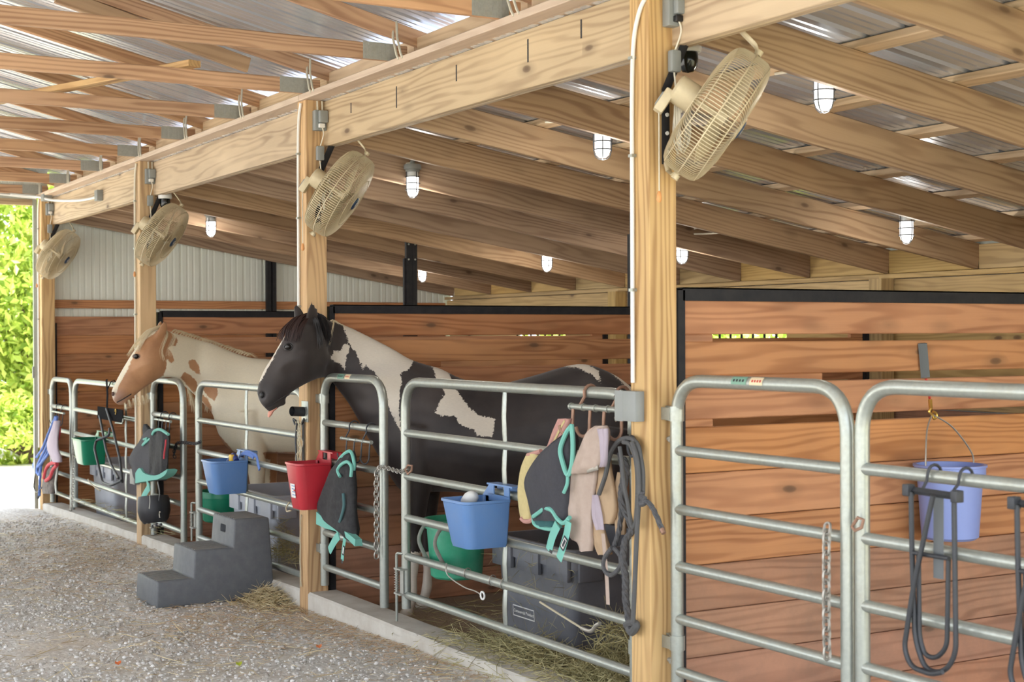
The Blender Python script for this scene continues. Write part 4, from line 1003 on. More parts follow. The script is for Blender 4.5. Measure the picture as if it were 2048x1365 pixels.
strands(pal, 'chin_hair', [S([(250+k*9, 803-k*3, -.02),(252+k*9, 812-k*3, -.02),(254+k*9, 820-k*3, -.02)]) for k in range(6)], whair, hb2, 70, .008, .0014, seed=10)
strands(pal, 'tail', [S([(844,770,0),(856,800,0),(856,900,0),(852,1000,0)])], whair, hb2, 50, .03, .004, seed=11)

for (pr, Hf, bs, L) in ((black, HZ(Z2), hb, [(533,815),(545,810),(556,802),(566,796),(576,790)]), (pal, HZ(ZP), hb2, [(236,805),(246,800),(256,794),(266,788)])):
    for s_ in (-1, 1):
        m = MB(); P_ = [Hf(u, v)+LAT*s_*(.036+.004*i)-Vector(bs) for i, (u, v) in enumerate(L)]; m.tube(smoothpts(P_, 3), .0042, 6); obj('mouth', m, plain('mouth_line', srgb(30,24,24), .7), pr)
# ---------------------------------------------------------------- feeders, buckets and bins
def feeder(lab, nb, nf, ff, vbot, mat, zoff=0, sticker=False, xb=.05, lipside=True):
    """hook-over feeder: near-back, near-front and far-front rim corners as (u, v)."""
    a = PX(nb[0], nb[1], xb); b = PY(nf[0], nf[1], a[1]); c = PX(ff[0], ff[1], b[0])
    y0, y1, x0, z1 = a[1], c[1], b[0], a[2]; z0 = PX(nb[0], vbot, (xb+x0)/2)[2]
    h = z1-z0; base = ((x0+xb)/2, (y0+y1)/2, z0)
    t = thing('hanging_feeder', lab, 'bucket', 'plastic feeders hooked over the gates', loc=base)
    hx, hy = (xb-x0)/2, (y1-y0)/2
    def ring(sx, sy, z, r, xs=0):
        pts = []
        # back (towards the gate) straight, front corners round
        for (cx_, cy_, a0) in ((-hx*sx+r, -hy*sy+r, math.pi), (hx-.012, -hy*sy+.012, 1.5*math.pi), (hx-.012, hy*sy-.012, 0), (-hx*sx+r, hy*sy-r, .5*math.pi)):
            rad = r if cx_ < 0 else .012
            for k in range(5):
                g = a0+k/4*math.pi/2; pts.append((cx_+rad*math.cos(g)+xs, cy_+rad*math.sin(g), z))
        return pts
    m = MB(); T_ = .006
    outer = [ring(.72, .74, .0+.02, .035), ring(.70, .72, .0, .03)][::-1]
    rings = [ring(.66, .70, .0, .03), ring(.74, .78, .02, .05), ring(.88, .9, h*.55, .05), ring(.98, .985, h-.015, .045), ring(1.03, 1.03, h-.012, .045), ring(1.03, 1.03, h, .045), ring(.97, .97, h, .04), ring(.86, .88, h*.55, .045), ring(.70, .74, .03, .045), ring(.6, .64, .016, .03)]
    m.loft(rings); obj('tub', m, mat, t, ang=.6)
    # back plate rising to the rail with its hand hole and hook
    bx = hx-.004; w0, w1 = -hy*.95, hy*.55
    lz = h+.055; m = MB()
    m.box(bx-.003, bx+.003, w0, w1, h-.02, h+.012); m.box(bx-.003, bx+.003, w0, w0+.05, h+.01, lz); m.box(bx-.003, bx+.003, w1-.05, w1, h+.01, lz); m.box(bx-.003, bx+.06, w0-.03, w1+.02, lz, lz+.008)
    m.add([(bx-.002, w1, h), (bx-.002, hy*1.02, h), (bx-.002, w1, lz), (bx+.003, w1, h), (bx+.003, hy*1.02, h), (bx+.003, w1, lz)], [(0,1,2), (3,5,4), (0,3,4,1), (1,4,5,2), (2,5,3,0)])
    m.box(bx+.056, bx+.061, w0-.03, w1+.02, lz-.04, lz+.006)
    obj('hook_lip', m, mat, t)
    if sticker:
        m = MB(); yy = -hy*.93; 
        p = lambda a_, z_: (-hx*(.74+.24*z_/h)-.004, a_*(.78+.2*z_/h), z_)
        m.add([p(-.35*hy*2*.5, .07), p(.35*hy*2*.5, .07), p(.35*hy*2*.5, .155), p(-.35*hy*2*.5, .155)], [(0,1,2,3)]); s_ = obj('sticker', m, M['label'], t)
        m = MB(); 
        for k in range(4): m.box(-hx*(.74+.24*(.085+k*.018)/h)-.0055, -hx*(.74+.24*(.085+k*.018)/h)-.005, -.3*hy, .1*hy, .085+k*.018, .091+k*.018)
        obj('print', m, M['blue_plastic'], s_); m = MB(); m.box(-hx*.82-.0065, -hx*.82-.0055, -.3*hy, -.1*hy, .11, .13); obj('print', m, M['printred'], s_)
    return t, (x0, xb, y0, y1, z0, z1)
f1, F1 = feeder('large blue feeder hooked over the gate in front of the dark horse', (1022, 1000), (930, 1006), (878, 998), 1112, M['blue_plastic'])
f2, F2 = feeder('red feeder with a white sticker, beside the second post', (664, 926), (596, 944), (567, 940), 1030, M['red_plastic'], sticker=True)
f3, F3 = feeder('mid blue feeder hanging over the black step block', (497, 921), (424, 928), (400, 922), 1000, M['blue_plastic'])
f4, F4 = feeder('dark green feeder on the farthest gate', (213, 879), (163, 882), (142, 878), 939, M['green_plastic'])
# a pale scoop in the large feeder, toys in the other blue one
p = PX(940, 998, -.06)
m = MB(); m.lathe([(0, -.05), (.03, -.045), (.036, 0), (.03, .035), (.012, .05), (0, .052)], 14, Matrix.Translation(p) @ Matrix.Rotation(1.1, 4, 'X') @ Matrix.Rotation(.4, 4, 'Z')); tag(obj('scoop', m, M['white'], None), 'white scoop lying in the large blue feeder', 'scoop')
p = PX(468, 918, -.03)
t = thing('brush', 'blue and yellow grooming brush poking out of the blue feeder by the steps', 'brush', loc=tuple(p))
m = MB(); m.tube(smoothpts([(-.02, .07, -.04), (0, .04, .01), (0, .0, .02), (.0, -.05, -.01)]), .02, 10); obj('handle', m, plain('navy_plastic', srgb(44,56,120), .4), t)
m = MB(); m.box(-.03, .02, -.03, .03, -.03, .03, .01); obj('head', m, plain('yellow_plastic', srgb(226,182,52), .5), t)
t = thing('blue_halter', 'pale blue halter looped on the rail beside the mid blue feeder', 'halter')
pts = [PX(484, 912, .04), PX(492, 905, .03), PX(504, 908, .04), PX(513, 914, .05), PX(516, 928, .05), PX(519, 940, .045)]
m = MB(); m.tube(smoothpts(pts), .014, 8, flat=.4); m.tube(smoothpts([p+np.array([-.01, .03, -.01]) for p in pts[:4]]), .012, 8, flat=.4); obj('strap', m, M['bluerope'], t)
# round green buckets behind the gates
def pail(lab, cx_, cy_, z0, h, r0, r1, mat, bail=None, flatb=0, group=None):
    t = thing('bucket', lab, 'bucket', group, loc=(cx_, cy_, z0)); m = MB()
    m.lathe([(0.001, 0), (r0-.015, .0), (r0, .012), (r1-.008, h-.05), (r1+.004, h-.048), (r1+.004, h-.012), (r1+.01, h-.01), (r1+.01, h), (r1-.006, h), (r0-.004, .02), (.001, .014)], 36, cap=False); obj('tub', m, mat, t, ang=.5)
    return t
g1 = pail('green bucket strapped inside the gate behind the large blue feeder', .29, 2.10, .40, .32, .14, .17, M['mint_plastic'])
for k, dy in enumerate((.02, -.17)):
    pts = [(-.16, dy+.01, .10), (-.215, dy, .2), (-.205, dy, .26), (-.165, dy, .305), (-.13, dy, .30)]
    m = MB(); m.tube(smoothpts(pts), .012, 6, flat=.3); obj('strap', m, M['galv_dark'], g1)
g2 = pail('green bucket low behind the mid blue feeder', .34, 6.12, .27, .24, .15, .18, M['green_plastic'])
# periwinkle bucket on the foreground partition
cb = PY(1900, 1078, -.26); hb3 = PY(1866, 832, -.2)-cb
t = pail('periwinkle blue bucket hanging on the foreground partition', float(cb[0]), float(cb[1]), float(cb[2]), .335, .125, .152, M['lav_plastic'])
q0, q1 = Vector((-.148, 0, .31)), Vector((.148, 0, .31)); qt = Vector(hb3)
m = MB(); pts = [q0, q0+Vector((.005, .005, .07)), q0.lerp(qt, .62)+Vector((-.02, 0, .03)), qt+Vector((-.008, 0, 0)), qt+Vector((.008, 0, 0)), q1.lerp(qt, .62)+Vector((.03, 0, .035)), q1+Vector((-.005, .005, .07)), q1]; m.tube(smoothpts(pts), .004, 6); obj('bail', m, M['chain'], t)
for s_ in (-1, 1):
    m = MB(); m.tube([(s_*.146, 0, .305), (s_*.166, 0, .305)], .014, 8); obj('bail_ear', m, M['black'], t)
t = thing('bucket_hanger', 'brass snap on a grey strap holding up the periwinkle bucket', 'hanger')
A = lambda u, v, y=-.13: Vector(PY(u, v, y))
m = MB(); m.tube([A(1845, 686, -.07), A(1845, 688, -.115), A(1848, 720, -.12), A(1851, 756, -.12)], .02, 6, flat=.12, up=(1,0,0)); obj('strap', m, plain('grey_webbing', srgb(96,100,100), .8), t)
m = MB(); m.tube([A(1852, 758), A(1857, 780), A(1860, 802, -.16)], .006, 6); obj('cord', m, M['printred'], t)
m = MB(); m.tube([A(1860, 800, -.17), A(1861, 812, -.18), A(1862, 820, -.19)], .009, 8); m.tube(smoothpts([A(1862, 818, -.2), A(1858, 824, -.2), A(1864, 830, -.2), A(1868, 838, -.2), A(1873, 834, -.2), A(1872, 827, -.2), A(1866, 824, -.2)]), .006, 8); obj('snap', m, M['brass'], t)
# feed bins
def bin_(lab, x0, x1, y0, y1, h, mat, rim, z0=0, ribs=True, text=False, group='feed bins'):
    t = thing('feed_bin', lab, 'bin', group, loc=((x0+x1)/2, (y0+y1)/2, z0)); hx, hy = (x1-x0)/2, (y1-y0)/2
    def ring(sx, z, r=.05):
        pts = []
        for cx_, cy_, a0 in ((hx*sx-r, hy*sx-r, 0), (-hx*sx+r, hy*sx-r, .5*math.pi), (-hx*sx+r, -hy*sx+r, math.pi), (hx*sx-r, -hy*sx+r, 1.5*math.pi)):
            for k in range(5): g = a0+k/4*math.pi/2; pts.append((cx_+r*math.cos(g), cy_+r*math.sin(g), z))
        return pts
    m = MB(); m.loft([ring(.86, 0), ring(.88, .02), ring(.95, h*.72), ring(.96, h-.1), ring(1.0, h-.1), ring(1.0, h-.0), ring(.94, h), ring(.93, h-.12), ring(.84, .03)]); obj('tub', m, mat, t, ang=.5)
    if rim:
        for s_ in (-1.85, 0, 1.85):
            m = MB(); m.box(-hx*1.005-.012, -hx*.97, s_*hy*.38-.10, s_*hy*.38+.10, h-.16, h-.01, .008); obj('rim_rib', m, rim, t)
            m = MB(); m.box(s_*hx*.38-.07, s_*hx*.38+.07, -hy*1.005-.012, -hy*.97, h-.16, h-.01, .008); obj('rim_rib', m, rim, t)
    if text:
        def fr(a_, z_): return (-hx*(.865+.085*z_/(h*.72))-.004, a_, z_)
        yc, w_ = .12, .11
        m = MB(); 
        for (a0, a1, z_0, z_1) in ((yc-w_, yc+w_, .2, .206), (yc-w_, yc+w_, .254, .26), (yc-w_, yc-w_+.005, .2, .26), (yc+w_-.005, yc+w_, .2, .26)):
            m.add([fr(a0, z_0), fr(a1, z_0), fr(a1, z_1), fr(a0, z_1)], [(0,1,2,3)])
        obj('label_frame', m, M['label'], t)
        for (txt, sz, yy, zz) in (('Commercial Products', .024, yc+w_-.008, .222), ('COMFORT', .02, yc+w_-.02, .40), ('TOOLS', .015, yc-.1, .385)):
            if txt in ('COMFORT', 'TOOLS'): txt = {'COMFORT': 'CAPACITY', 'TOOLS': '100 L'}[txt]; continue
            cu = bpy.data.curves.new('lettering', 'FONT'); cu.body = txt; cu.size = sz; cu.extrude = .0006
            to = bpy.data.objects.new('tmp_text', cu); col.objects.link(to); dg_ = bpy.context.evaluated_depsgraph_get(); lm = bpy.data.meshes.new_from_object(to.evaluated_get(dg_)); bpy.data.objects.remove(to, do_unlink=True)
            o = link('lettering', lm, M['label'], t)
            o.matrix_local = Matrix(((0, 0, -1, fr(0, zz)[0]-.001), (-1, 0, 0, yy), (0, 1, 0, zz), (0,0,0,1)))
        m = MB(); m.box(.14, .27, -hy*.995-.016, -hy*.995-.013, h-.155, h-.055); bl = obj('barcode_label', m, M['label'], t)
        m = MB(); g = random.Random(5); a_ = .165
        while a_ < .255: w2 = g.choice((.002, .004, .006)); m.box(a_, a_+w2, -hy*.995-.0172, -hy*.995-.0162, h-.14, h-.085); a_ += w2+g.choice((.003, .005))
        obj('print', m, M['print'], bl)
    return t
bin_('big dark grey feed bin with white lettering behind the gate of the dark horse', .42, 1.15, 1.13, 1.93, .62, M['bin'], M['bin'], .03, text=True)
bin_('grey feed bin behind the black step block', .22, .85, 4.68, 5.62, .62, M['binlight'], M['binlight'], -.02)
bin_('pale grey feed bin in the farthest stall', .26, .85, 9.05, 9.9, .58, M['binlight'], M['binlight'], -.08)

M['stepdust'] = plain('dusty_tread', srgb(138,134,128), .8, 0, 16, .4)
# ---------------------------------------------------------------- step block
t = thing('mounting_block', 'charcoal plastic three step mounting block on the gravel', 'step block', loc=(-.37, 4.4, .0))
def blk(x0, x1, y0, y1, zt_, tp=.02):
    bm = bmesh.new(); bmesh.ops.create_cube(bm, size=1)
    for w_ in bm.verts:
        s_ = 0 if w_.co.z > 0 else 1
        w_.co = Vector((x0 if w_.co.x < 0 else x1, (y0 if w_.co.y < 0 else y1)+(-tp if w_.co.y < 0 else tp)*s_*(zt_/.5), zt_ if w_.co.z > 0 else 0)); 
    return bm
m = MB(); yA, yB = 4.165-4.4, 4.60-4.4; X0 = -.37
prof = [(-.765-X0, 0), (-.757-X0, .166), (-.522-X0, .168), (-.512-X0, .343), (-.258-X0, .345), (-.245-X0, .525), (-.01-X0, .527), (.02-X0, 0)]
bm = bmesh.new(); vv0 = [bm.verts.new((x, yA-.018*(1-z/.53), z)) for x, z in prof]; vv1 = [bm.verts.new((x, yB+.018*(1-z/.53), z)) for x, z in prof]
bm.faces.new(vv0); bm.faces.new(vv1[::-1]); n = len(prof)
for k in range(n): bm.faces.new((vv0[(k+1) % n], vv0[k], vv1[k], vv1[(k+1) % n]))
bmesh.ops.recalc_face_normals(bm, faces=bm.faces[:])
bmesh.ops.bevel(bm, geom=bm.edges[:], offset=.012, segments=3, affect='EDGES', profile=.5); m.bm(bm); body = obj('block_body', m, M['step'], t)
for (a0, a1, z_) in ((-.745, -.54, .167), (-.50, -.275, .344), (-.235, -.03, .526)):
    m = MB()
    for k in range(9):
        yy = yA+.05+k*(yB-yA-.1)/8; m.box(a0-X0, a1-X0, yy-.006, yy+.006, z_-.001, z_+.004)
    obj('tread_ribs', m, M['stepdust'], t)
m = MB(); m.box(-.29-X0, -.19-X0, -.075, .03, .425, .475, .012); cut = obj('cut', m, M['step'], None)
bo_ = body.modifiers.new('b', 'BOOLEAN'); bo_.object = cut; bo_.solver = 'EXACT'; cut.location = t.location
bpy.context.view_layer.update(); dg_ = bpy.context.evaluated_depsgraph_get(); nm_ = bpy.data.meshes.new_from_object(body.evaluated_get(dg_)); body.modifiers.clear(); body.data = nm_; nm_.shade_smooth(); nm_.set_sharp_from_angle(angle=.7); bpy.data.objects.remove(cut, do_unlink=True)

# ---------------------------------------------------------------- hook racks, chains, latches
def hook_rack(lab, y0, y1, zbar, zrail, overs, hooks, x=.03, r=.009, wr=.0045, mat='galv', hm='blacksteel'):
    t = thing('hook_rack', lab, 'hook rack', 'hook racks hung over the gate rails', loc=(x, (y0+y1)/2, zbar)); yc = (y0+y1)/2
    m = MB(); m.tube([(0, y0-yc, 0), (0, y1-yc, 0)], r, 10); 
    for q in range(5): yy = y0-yc+(y1-y0)*q/4; m.tube([(0, yy-.006, 0), (0, yy+.006, 0)], r*1.3, 10)
    obj('bar', m, M[mat], t)
    R_ = .032
    for yy in overs:
        yy -= yc; dz = zrail-zbar; xr = .09-x
        pts = [(0, yy, 0), (xr-R_, yy, dz-.02), (xr-R_*1.0, yy, dz+.01)]+[(xr-R_*math.cos(a), yy, dz+R_*math.sin(a)) for a in np.linspace(.3, 2.9, 7)]+[(xr+R_, yy, dz-.02)]
        m = MB(); m.tube(pts, wr, 7); obj('over_hook', m, M[hm], t)
    for yy in hooks:
        yy -= yc; pts = [(0, yy, 0), (-.004, yy, -.05), (-.008, yy-.004, -.09)]+[(-.01-.004*k, yy+.028-.028*math.cos(a), -.095-.03*math.sin(a)) for k, a in enumerate(np.linspace(.4, 2.9, 7))]+[(-.035, yy+.062, -.085)]
        m = MB(); m.tube(pts, wr, 7); obj('hook', m, M[hm], t)
    return t
def yz(u, v, x=.03): p = PX(u, v, x); return p[1], p[2]
ya_, zb1 = yz(1143, 812); yb_, _ = yz(1243, 822)
hook_rack('large hook rack with rusty hooks next to the nearest post', yb_, ya_, 1.40, 1.463, [yz(1158, 800)[0], yz(1222, 800)[0]], [yz(u, 840)[0] for u in (1147, 1181, 1209, 1245)], r=.013, wr=.0075, mat='galv', hm='rustchain')
ya_, zz_ = yz(684, 877); yb_, _ = yz(742, 883)
hook_rack('hook rack over the second rail of the gate beside the red feeder', yb_, ya_, zz_, 1.18, [yz(690, 860)[0], yz(724, 860)[0]], [yz(u, 890)[0] for u in (694, 709, 724, 740)], mat='galv')
ya_, zz_ = yz(311, 839); yb_, _ = yz(341, 846)
hook_rack('hook rack above the fly mask with a black muzzle below the palomino', yb_, ya_, zz_, 1.072, [yz(315, 830)[0], yz(331, 830)[0]], [yz(u, 850)[0] for u in (318, 325, 333, 340)])
ya_, zz_ = yz(104, 823); yb_, _ = yz(128, 829)
hook_rack('hook rack carrying blue ropes beside the far door', yb_, ya_, zz_, .992, [yz(107, 815)[0], yz(118, 815)[0]], [yz(u, 830)[0] for u in (109, 114, 119, 126)])
def link_mesh(m, c, d, side, L=.034, w=.011, r=.0032):
    d = Vector(d).normalized(); s_ = Vector(side); s_ = (s_-d*s_.dot(d)).normalized(); pts = []
    for k in range(12):
        a = 2*math.pi*k/12; pts.append(Vector(c)+d*((L/2-w)*(1 if math.sin(a) > 0 else -1)*(1 if abs(math.sin(a)) > .2 else 0)+w*math.sin(a))+s_*(w*math.cos(a)))
    m.tube(pts, r, 5, closed=True)
def chain(lab, pts, mat='chain', L=.034, group='gate chains', r=.0032):
    sp = smoothpts(pts, 12); m = MB(); acc = 0; k = 0; last = sp[0]; step = L*.72; cur = sp[0]
    for a, b in zip(sp, sp[1:]):
        seg = (b-a).length; 
        while acc+seg >= step:
            t_ = (step-acc)/seg; a = a+(b-a)*t_; seg = (b-a).length; acc = 0
            d = a-cur; link_mesh(m, (a+cur)/2, d, (1, 0, 0) if k % 2 else (0, 1, .01) if abs(d.z) > .5*d.length else (0, 0, 1), L, r=r, w=L*.32); cur = a.copy(); k += 1
        acc += seg
    return tag(obj('chain', m, M[mat], None), lab, 'chain', group)
P3 = lambda u, v, x=.03: tuple(PX(u, v, x))
chain('steel chain hanging down the narrow gate under the dark horse', [P3(757, 934, .05), P3(753, 960), P3(753, 1050), P3(753, 1118)], L=.04, r=.0045)
chain('short chain linking the gates in front of the dark horse', [P3(757, 936, .04), P3(775, 937, .05), P3(800, 944, .05), P3(818, 938, .05)], L=.036)
chain('steel chain hanging in front of the foreground gate', [P3(1655, 1050, .045), P3(1653, 1090, .03), P3(1653, 1250, .03), P3(1655, 1335, .03)], L=.046, r=.0052)
chain('dark chain joining the two gates in front of the palomino', [P3(350, 905, .04), P3(353, 888, .04), P3(370, 886, .05), P3(390, 888, .05), P3(402, 884, .05)], 'blacksteel')
chain('dark chain tail on the palomino gate', [P3(353, 888, .03), P3(348, 905, .03), P3(350, 918, .03)], 'blacksteel')
chain('chain hanging down to the kerb at the farthest gates', [P3(147, 890, .04), P3(146, 950, .03), P3(144, 1010, .03), P3(139, 1026, .03)])
m = MB(); pts = [P3(u, v, .03) for u, v in ((1708, 1048), (1716, 1036), (1727, 1040), (1723, 1056), (1710, 1062), (1704, 1054))]; m.tube(pts, .006, 7, closed=True); tag(obj('quick_link', m, M['rustchain'], None), 'rusty quick link on the foreground gate chain', 'link')
m = MB(); pts = [P3(u, v, .04) for u, v in ((811, 940), (816, 931), (824, 932), (823, 942), (816, 949))]; m.tube(pts, .006, 7, closed=True); tag(obj('quick_link', m, M['rustchain'], None), 'rusty quick link on the gate in front of the dark horse', 'link')
def latch(lab, u, vt, vb, vfoot, x=.05, w=.03):
    t = thing('drop_latch', lab, 'latch', 'drop rod latches'); y, zt_ = yz(u, vt, x); _, zb_ = yz(u, vb, x); _, zf = yz(u, vfoot, x)
    zc1, zc2 = zb_+(zt_-zb_)*.62, zb_
    m = MB(); m.tube(fillet([(x+.02, y-.045, zt_), (x, y, zt_), (x, y, zf)], .015), .0075, 8); obj('rod', m, M['galv'], t)
    m = MB(); 
    for z in (zc1, zc2): m.box(x-.012, x+.04, y-.07, y+.012, z-.004, z+.004)
    m.box(x+.01, x+.016, y-.06, y-.02, zc2, zc1); obj('bracket', m, M['galv_dark'], t)
    pts = []; nn = 60
    for k in range(nn): a = k*2*math.pi/6; pts.append((x+.014*math.cos(a), y+.014*math.sin(a), zc2+(zc1-zc2)*k/nn))
    m = MB(); m.tube(pts, .0022, 5); obj('spring', m, M['chain'], t)
latch('spring drop latch between the gates in front of the dark horse', 793, 1107, 1187, 1243)
latch('drop latch between the palomino gates beside the step block', 383, 1006, 1055, 1082)

# ---------------------------------------------------------------- saddle racks
def rod(pts, r, parent, x=.03, name='rod', bend=.03, xs=None, mat='blacksteel'):
    P_ = [Vector(PX(u, v, x if xs is None else xs[i])) for i, (u, v) in enumerate(pts)]
    m = MB(); m.tube(fillet(P_, bend, 6), r, 10); return obj(name, m, M[mat], parent)
base = tuple(PX(1864, 985, .03))
sr = thing('saddle_rack', 'folded steel saddle rack hanging at the lower right of the foreground gate', 'saddle rack', 'folding saddle racks')
fx = lambda L: L
m = MB(); a_ = Vector(PX(1811, 979, .03)); b_ = Vector(PX(1922, 995, .03)); m.tube([a_, b_], .012, 4, up=(0,0,1)); obj('top_bar', m, M['blacksteel'], sr)
for (u, v) in ((1817, 980), (1914, 993)):
    q_ = Vector(PX(u, v, .02)); m = MB(); m.box(q_.x-.016, q_.x+.016, q_.y-.014, q_.y+.014, q_.z-.02, q_.z+.018, .004); obj('pivot_block', m, M['blacksteel'], sr)
for u in (1842, 1905):
    y, z = yz(u, 985); zr = 1.265; R_ = .03; x0_ = .03
    pts = [(.03, y, z), (.055, y, zr-.02)]+[(.09-R_*math.cos(a), y, zr+R_*math.sin(a)) for a in np.linspace(.2, 2.9, 7)]+[(.12, y, zr-.03)]; m = MB(); m.tube(pts, .005, 8); obj('over_hook', m, M['blacksteel'], sr)
rod([(1822, 985), (1824, 1108), (1830, 1283), (1852, 1343), (1890, 1346), (1912, 1310), (1908, 997)], .0085, sr, .02, bend=.06)
rod([(1866, 992), (1827, 1173), (1808, 1298), (1822, 1335), (1864, 1350), (1885, 1345)], .0085, sr, .0, bend=.05)
rod([(1826, 1106), (1898, 1118)], .0075, sr, .02)
rod([(1837, 1108), (1839, 1276), (1850, 1312), (1872, 1318), (1894, 1296), (1897, 1117)], .008, sr, .03, bend=.05)
m = MB(); a_ = Vector(PX(1877, 995, .035)); b_ = Vector(PX(1877, 1158, .035)); m.tube([a_, b_], .022, 4, flat=.15, up=(0,1,0)); obj('strap', m, plain('grey_canvas', srgb(98,102,104), .8), sr)
sr2 = copy_tree(sr, (0, -.43, 0), label='second folded steel saddle rack, cut by the right edge of the photograph')
# far black saddle rack, opened
t = thing('saddle_rack', 'black fold out saddle rack on a strap over the green feeder', 'saddle rack', 'folding saddle racks')
m = MB(); a_ = Vector(PX(196, 824, .0)); b_ = Vector(PX(246, 826, .0))
m.box(-.005, .005, b_.y, a_.y, a_.z-.06, a_.z+.05); obj('plate', m, M['matteblack'], t)
m = MB(); m.tube([Vector(PX(u, v, .02)) for u, v in ((213, 760), (215, 790), (214, 815))], .03, 6, flat=.2, up=(0,1,0)); m.tube([(.03, yz(215, 765)[0], 1.24), (.06, yz(215, 765)[0], 1.305), (.09, yz(215, 765)[0], 1.32), (.12, yz(215, 765)[0], 1.28)], .02, 6, flat=.2, up=(0,1,0)); obj('strap', m, M['matteblack'], t)
rod([(199, 832), (205, 862), (212, 900), (222, 930), (237, 957)], .011, t, xs=[0, -.05, -.1, -.14, -.16])
rod([(213, 818), (226, 860), (240, 920), (245, 965)], .011, t, xs=[-.01, -.05, -.1, -.13])
rod([(219, 858), (218, 872), (192, 882), (189, 898), (205, 966), (222, 972), (243, 962)], .011, t, xs=[0, -.05, -.12, -.16, -.2, -.2, -.16], bend=.04)
rod([(247, 838), (245, 848), (231, 846)], .007, t, .0, name='wire_hook', bend=.02, mat='galv')
p_ = PX(231, 824, -.012); m = MB(); m.tube([tuple(p_+np.array([0, .018*math.cos(a), .022*math.sin(a)])) for a in np.linspace(0, 5.2, 10)], .004, 6); obj('eye_bolt', m, M['brass'], t)
# pipe holder on the second post
t = thing('rack_socket', 'steel pipe socket bracket on the second post under the dark horse chin', 'bracket')
c0 = Vector(PY(585, 824, 3.56)); c1 = Vector((-.004, 3.55, c0.z))
m = MB(); m.tube([Vector(PX(584, 823, -.09)), Vector(PX(607, 824, -.006))], .03, 18, cap=False); m.tube([Vector(PX(584, 823, -.09)), Vector(PX(607, 824, -.006))], .025, 18, cap=False); obj('pipe', m, M['blacksteel'], t)
q_ = Vector(PX(609, 822, -.005)); m = MB(); m.box(-.006, 0, q_.y-.055, q_.y+.05, q_.z-.07, q_.z+.06, .002); obj('plate', m, M['galv'], t)
rod([(592, 842), (586, 838), (590, 850), (604, 848), (608, 838)], .006, t, -.02, name='hook', bend=.01)
t = thing('twine_bundle', 'dark strap and knotted twine hanging down the second post', 'twine')
rod([(594, 842), (591, 880), (594, 935)], .006, t, -.03, name='strap')
m = MB(); m.tube([Vector(PX(606, v, -.012)) for v in (840, 880, 920, 932)], .016, 6, flat=.25, up=(0,1,0)); obj('strap', m, M['leather'], t)
g = random.Random(3)
for k in range(5):
    m = MB(); m.tube(smoothpts([PX(598+g.uniform(-5, 5)+3*math.sin(j*1.3+k), 842+j*14, -.03) for j in range(8)], 3), .0035, 5); obj('cord', m, M['string'], t)
m = MB(); m.tube(smoothpts([PX(601+g.uniform(-2, 2), 1030+j*16, -.012) for j in range(10)], 3), .005, 5); obj('cord', m, M['string'], t)
rod([(579, 1005), (572, 1015), (573, 1024), (582, 1022)], .005, t, -.02, name='loop', bend=.02, mat='string')

# ---------------------------------------------------------------- cloth, masks and tack on the hooks
def sack(name, rows, mat, parent, x=.0, th=.035, n=26, fold=.006, seed=0, close=True, per=3):
    """cloth hanging in the plane x: rows of (v, u_left, u_right[, thickness])."""
    m = MB(); rr = []
    R_ = smoothpts([Vector((r_[0], r_[1], r_[2])) for r_ in rows], per); T_ = np.interp(np.linspace(0, len(rows)-1, len(R_)), range(len(rows)), [(r_[3] if len(r_) > 3 else th) for r_ in rows])
    for i, q in enumerate(R_):
        a_ = Vector(PX(q.y, q.x, x)); b_ = Vector(PX(q.z, q.x, x)); c = (a_+b_)/2; h = (b_-a_)/2; ring = []
        for k in range(n):
            g_ = 2*math.pi*k/n; nz = noise.noise(Vector((math.cos(g_)*1.6+seed*7, math.sin(g_)*1.2, i*.13+seed)))
            nz2 = noise.noise(Vector((math.cos(g_)*5+seed*3, seed, i*.05)))
            rr_ = 1+.0*nz
            ring.append(c+h*math.cos(g_)*rr_+Vector((1, 0, 0))*(T_[i]*math.copysign(abs(math.sin(g_))**.8, math.sin(g_))+fold*1.6*nz+fold*1.2*nz2)+Vector((0, 0, fold*.4*nz)))
        rr.append(ring)
    m.loft(rr, cap=close); return obj(name, m, mat, parent, ang=1.2)
def ribbon(name, pts, w, mat, parent, x=.0, xs=None, flat=.15):
    P_ = smoothpts([PX(u, v, x if xs is None else xs[i]) for i, (u, v) in enumerate(pts)], 4); m = MB(); m.tube(P_, w, 8, flat=flat, up=(0, 1, 0)); return obj(name, m, mat, parent)
def piping(name, pts, r, mat, parent, x=0., closed=False):
    P_ = smoothpts([PX(u, v, x) for u, v in pts], 4); m = MB(); m.tube(P_, r, 7); return obj(name, m, mat, parent)
R4 = lambda L: [(1000+x/2.275, 740+y/2.275) for x, y in L]
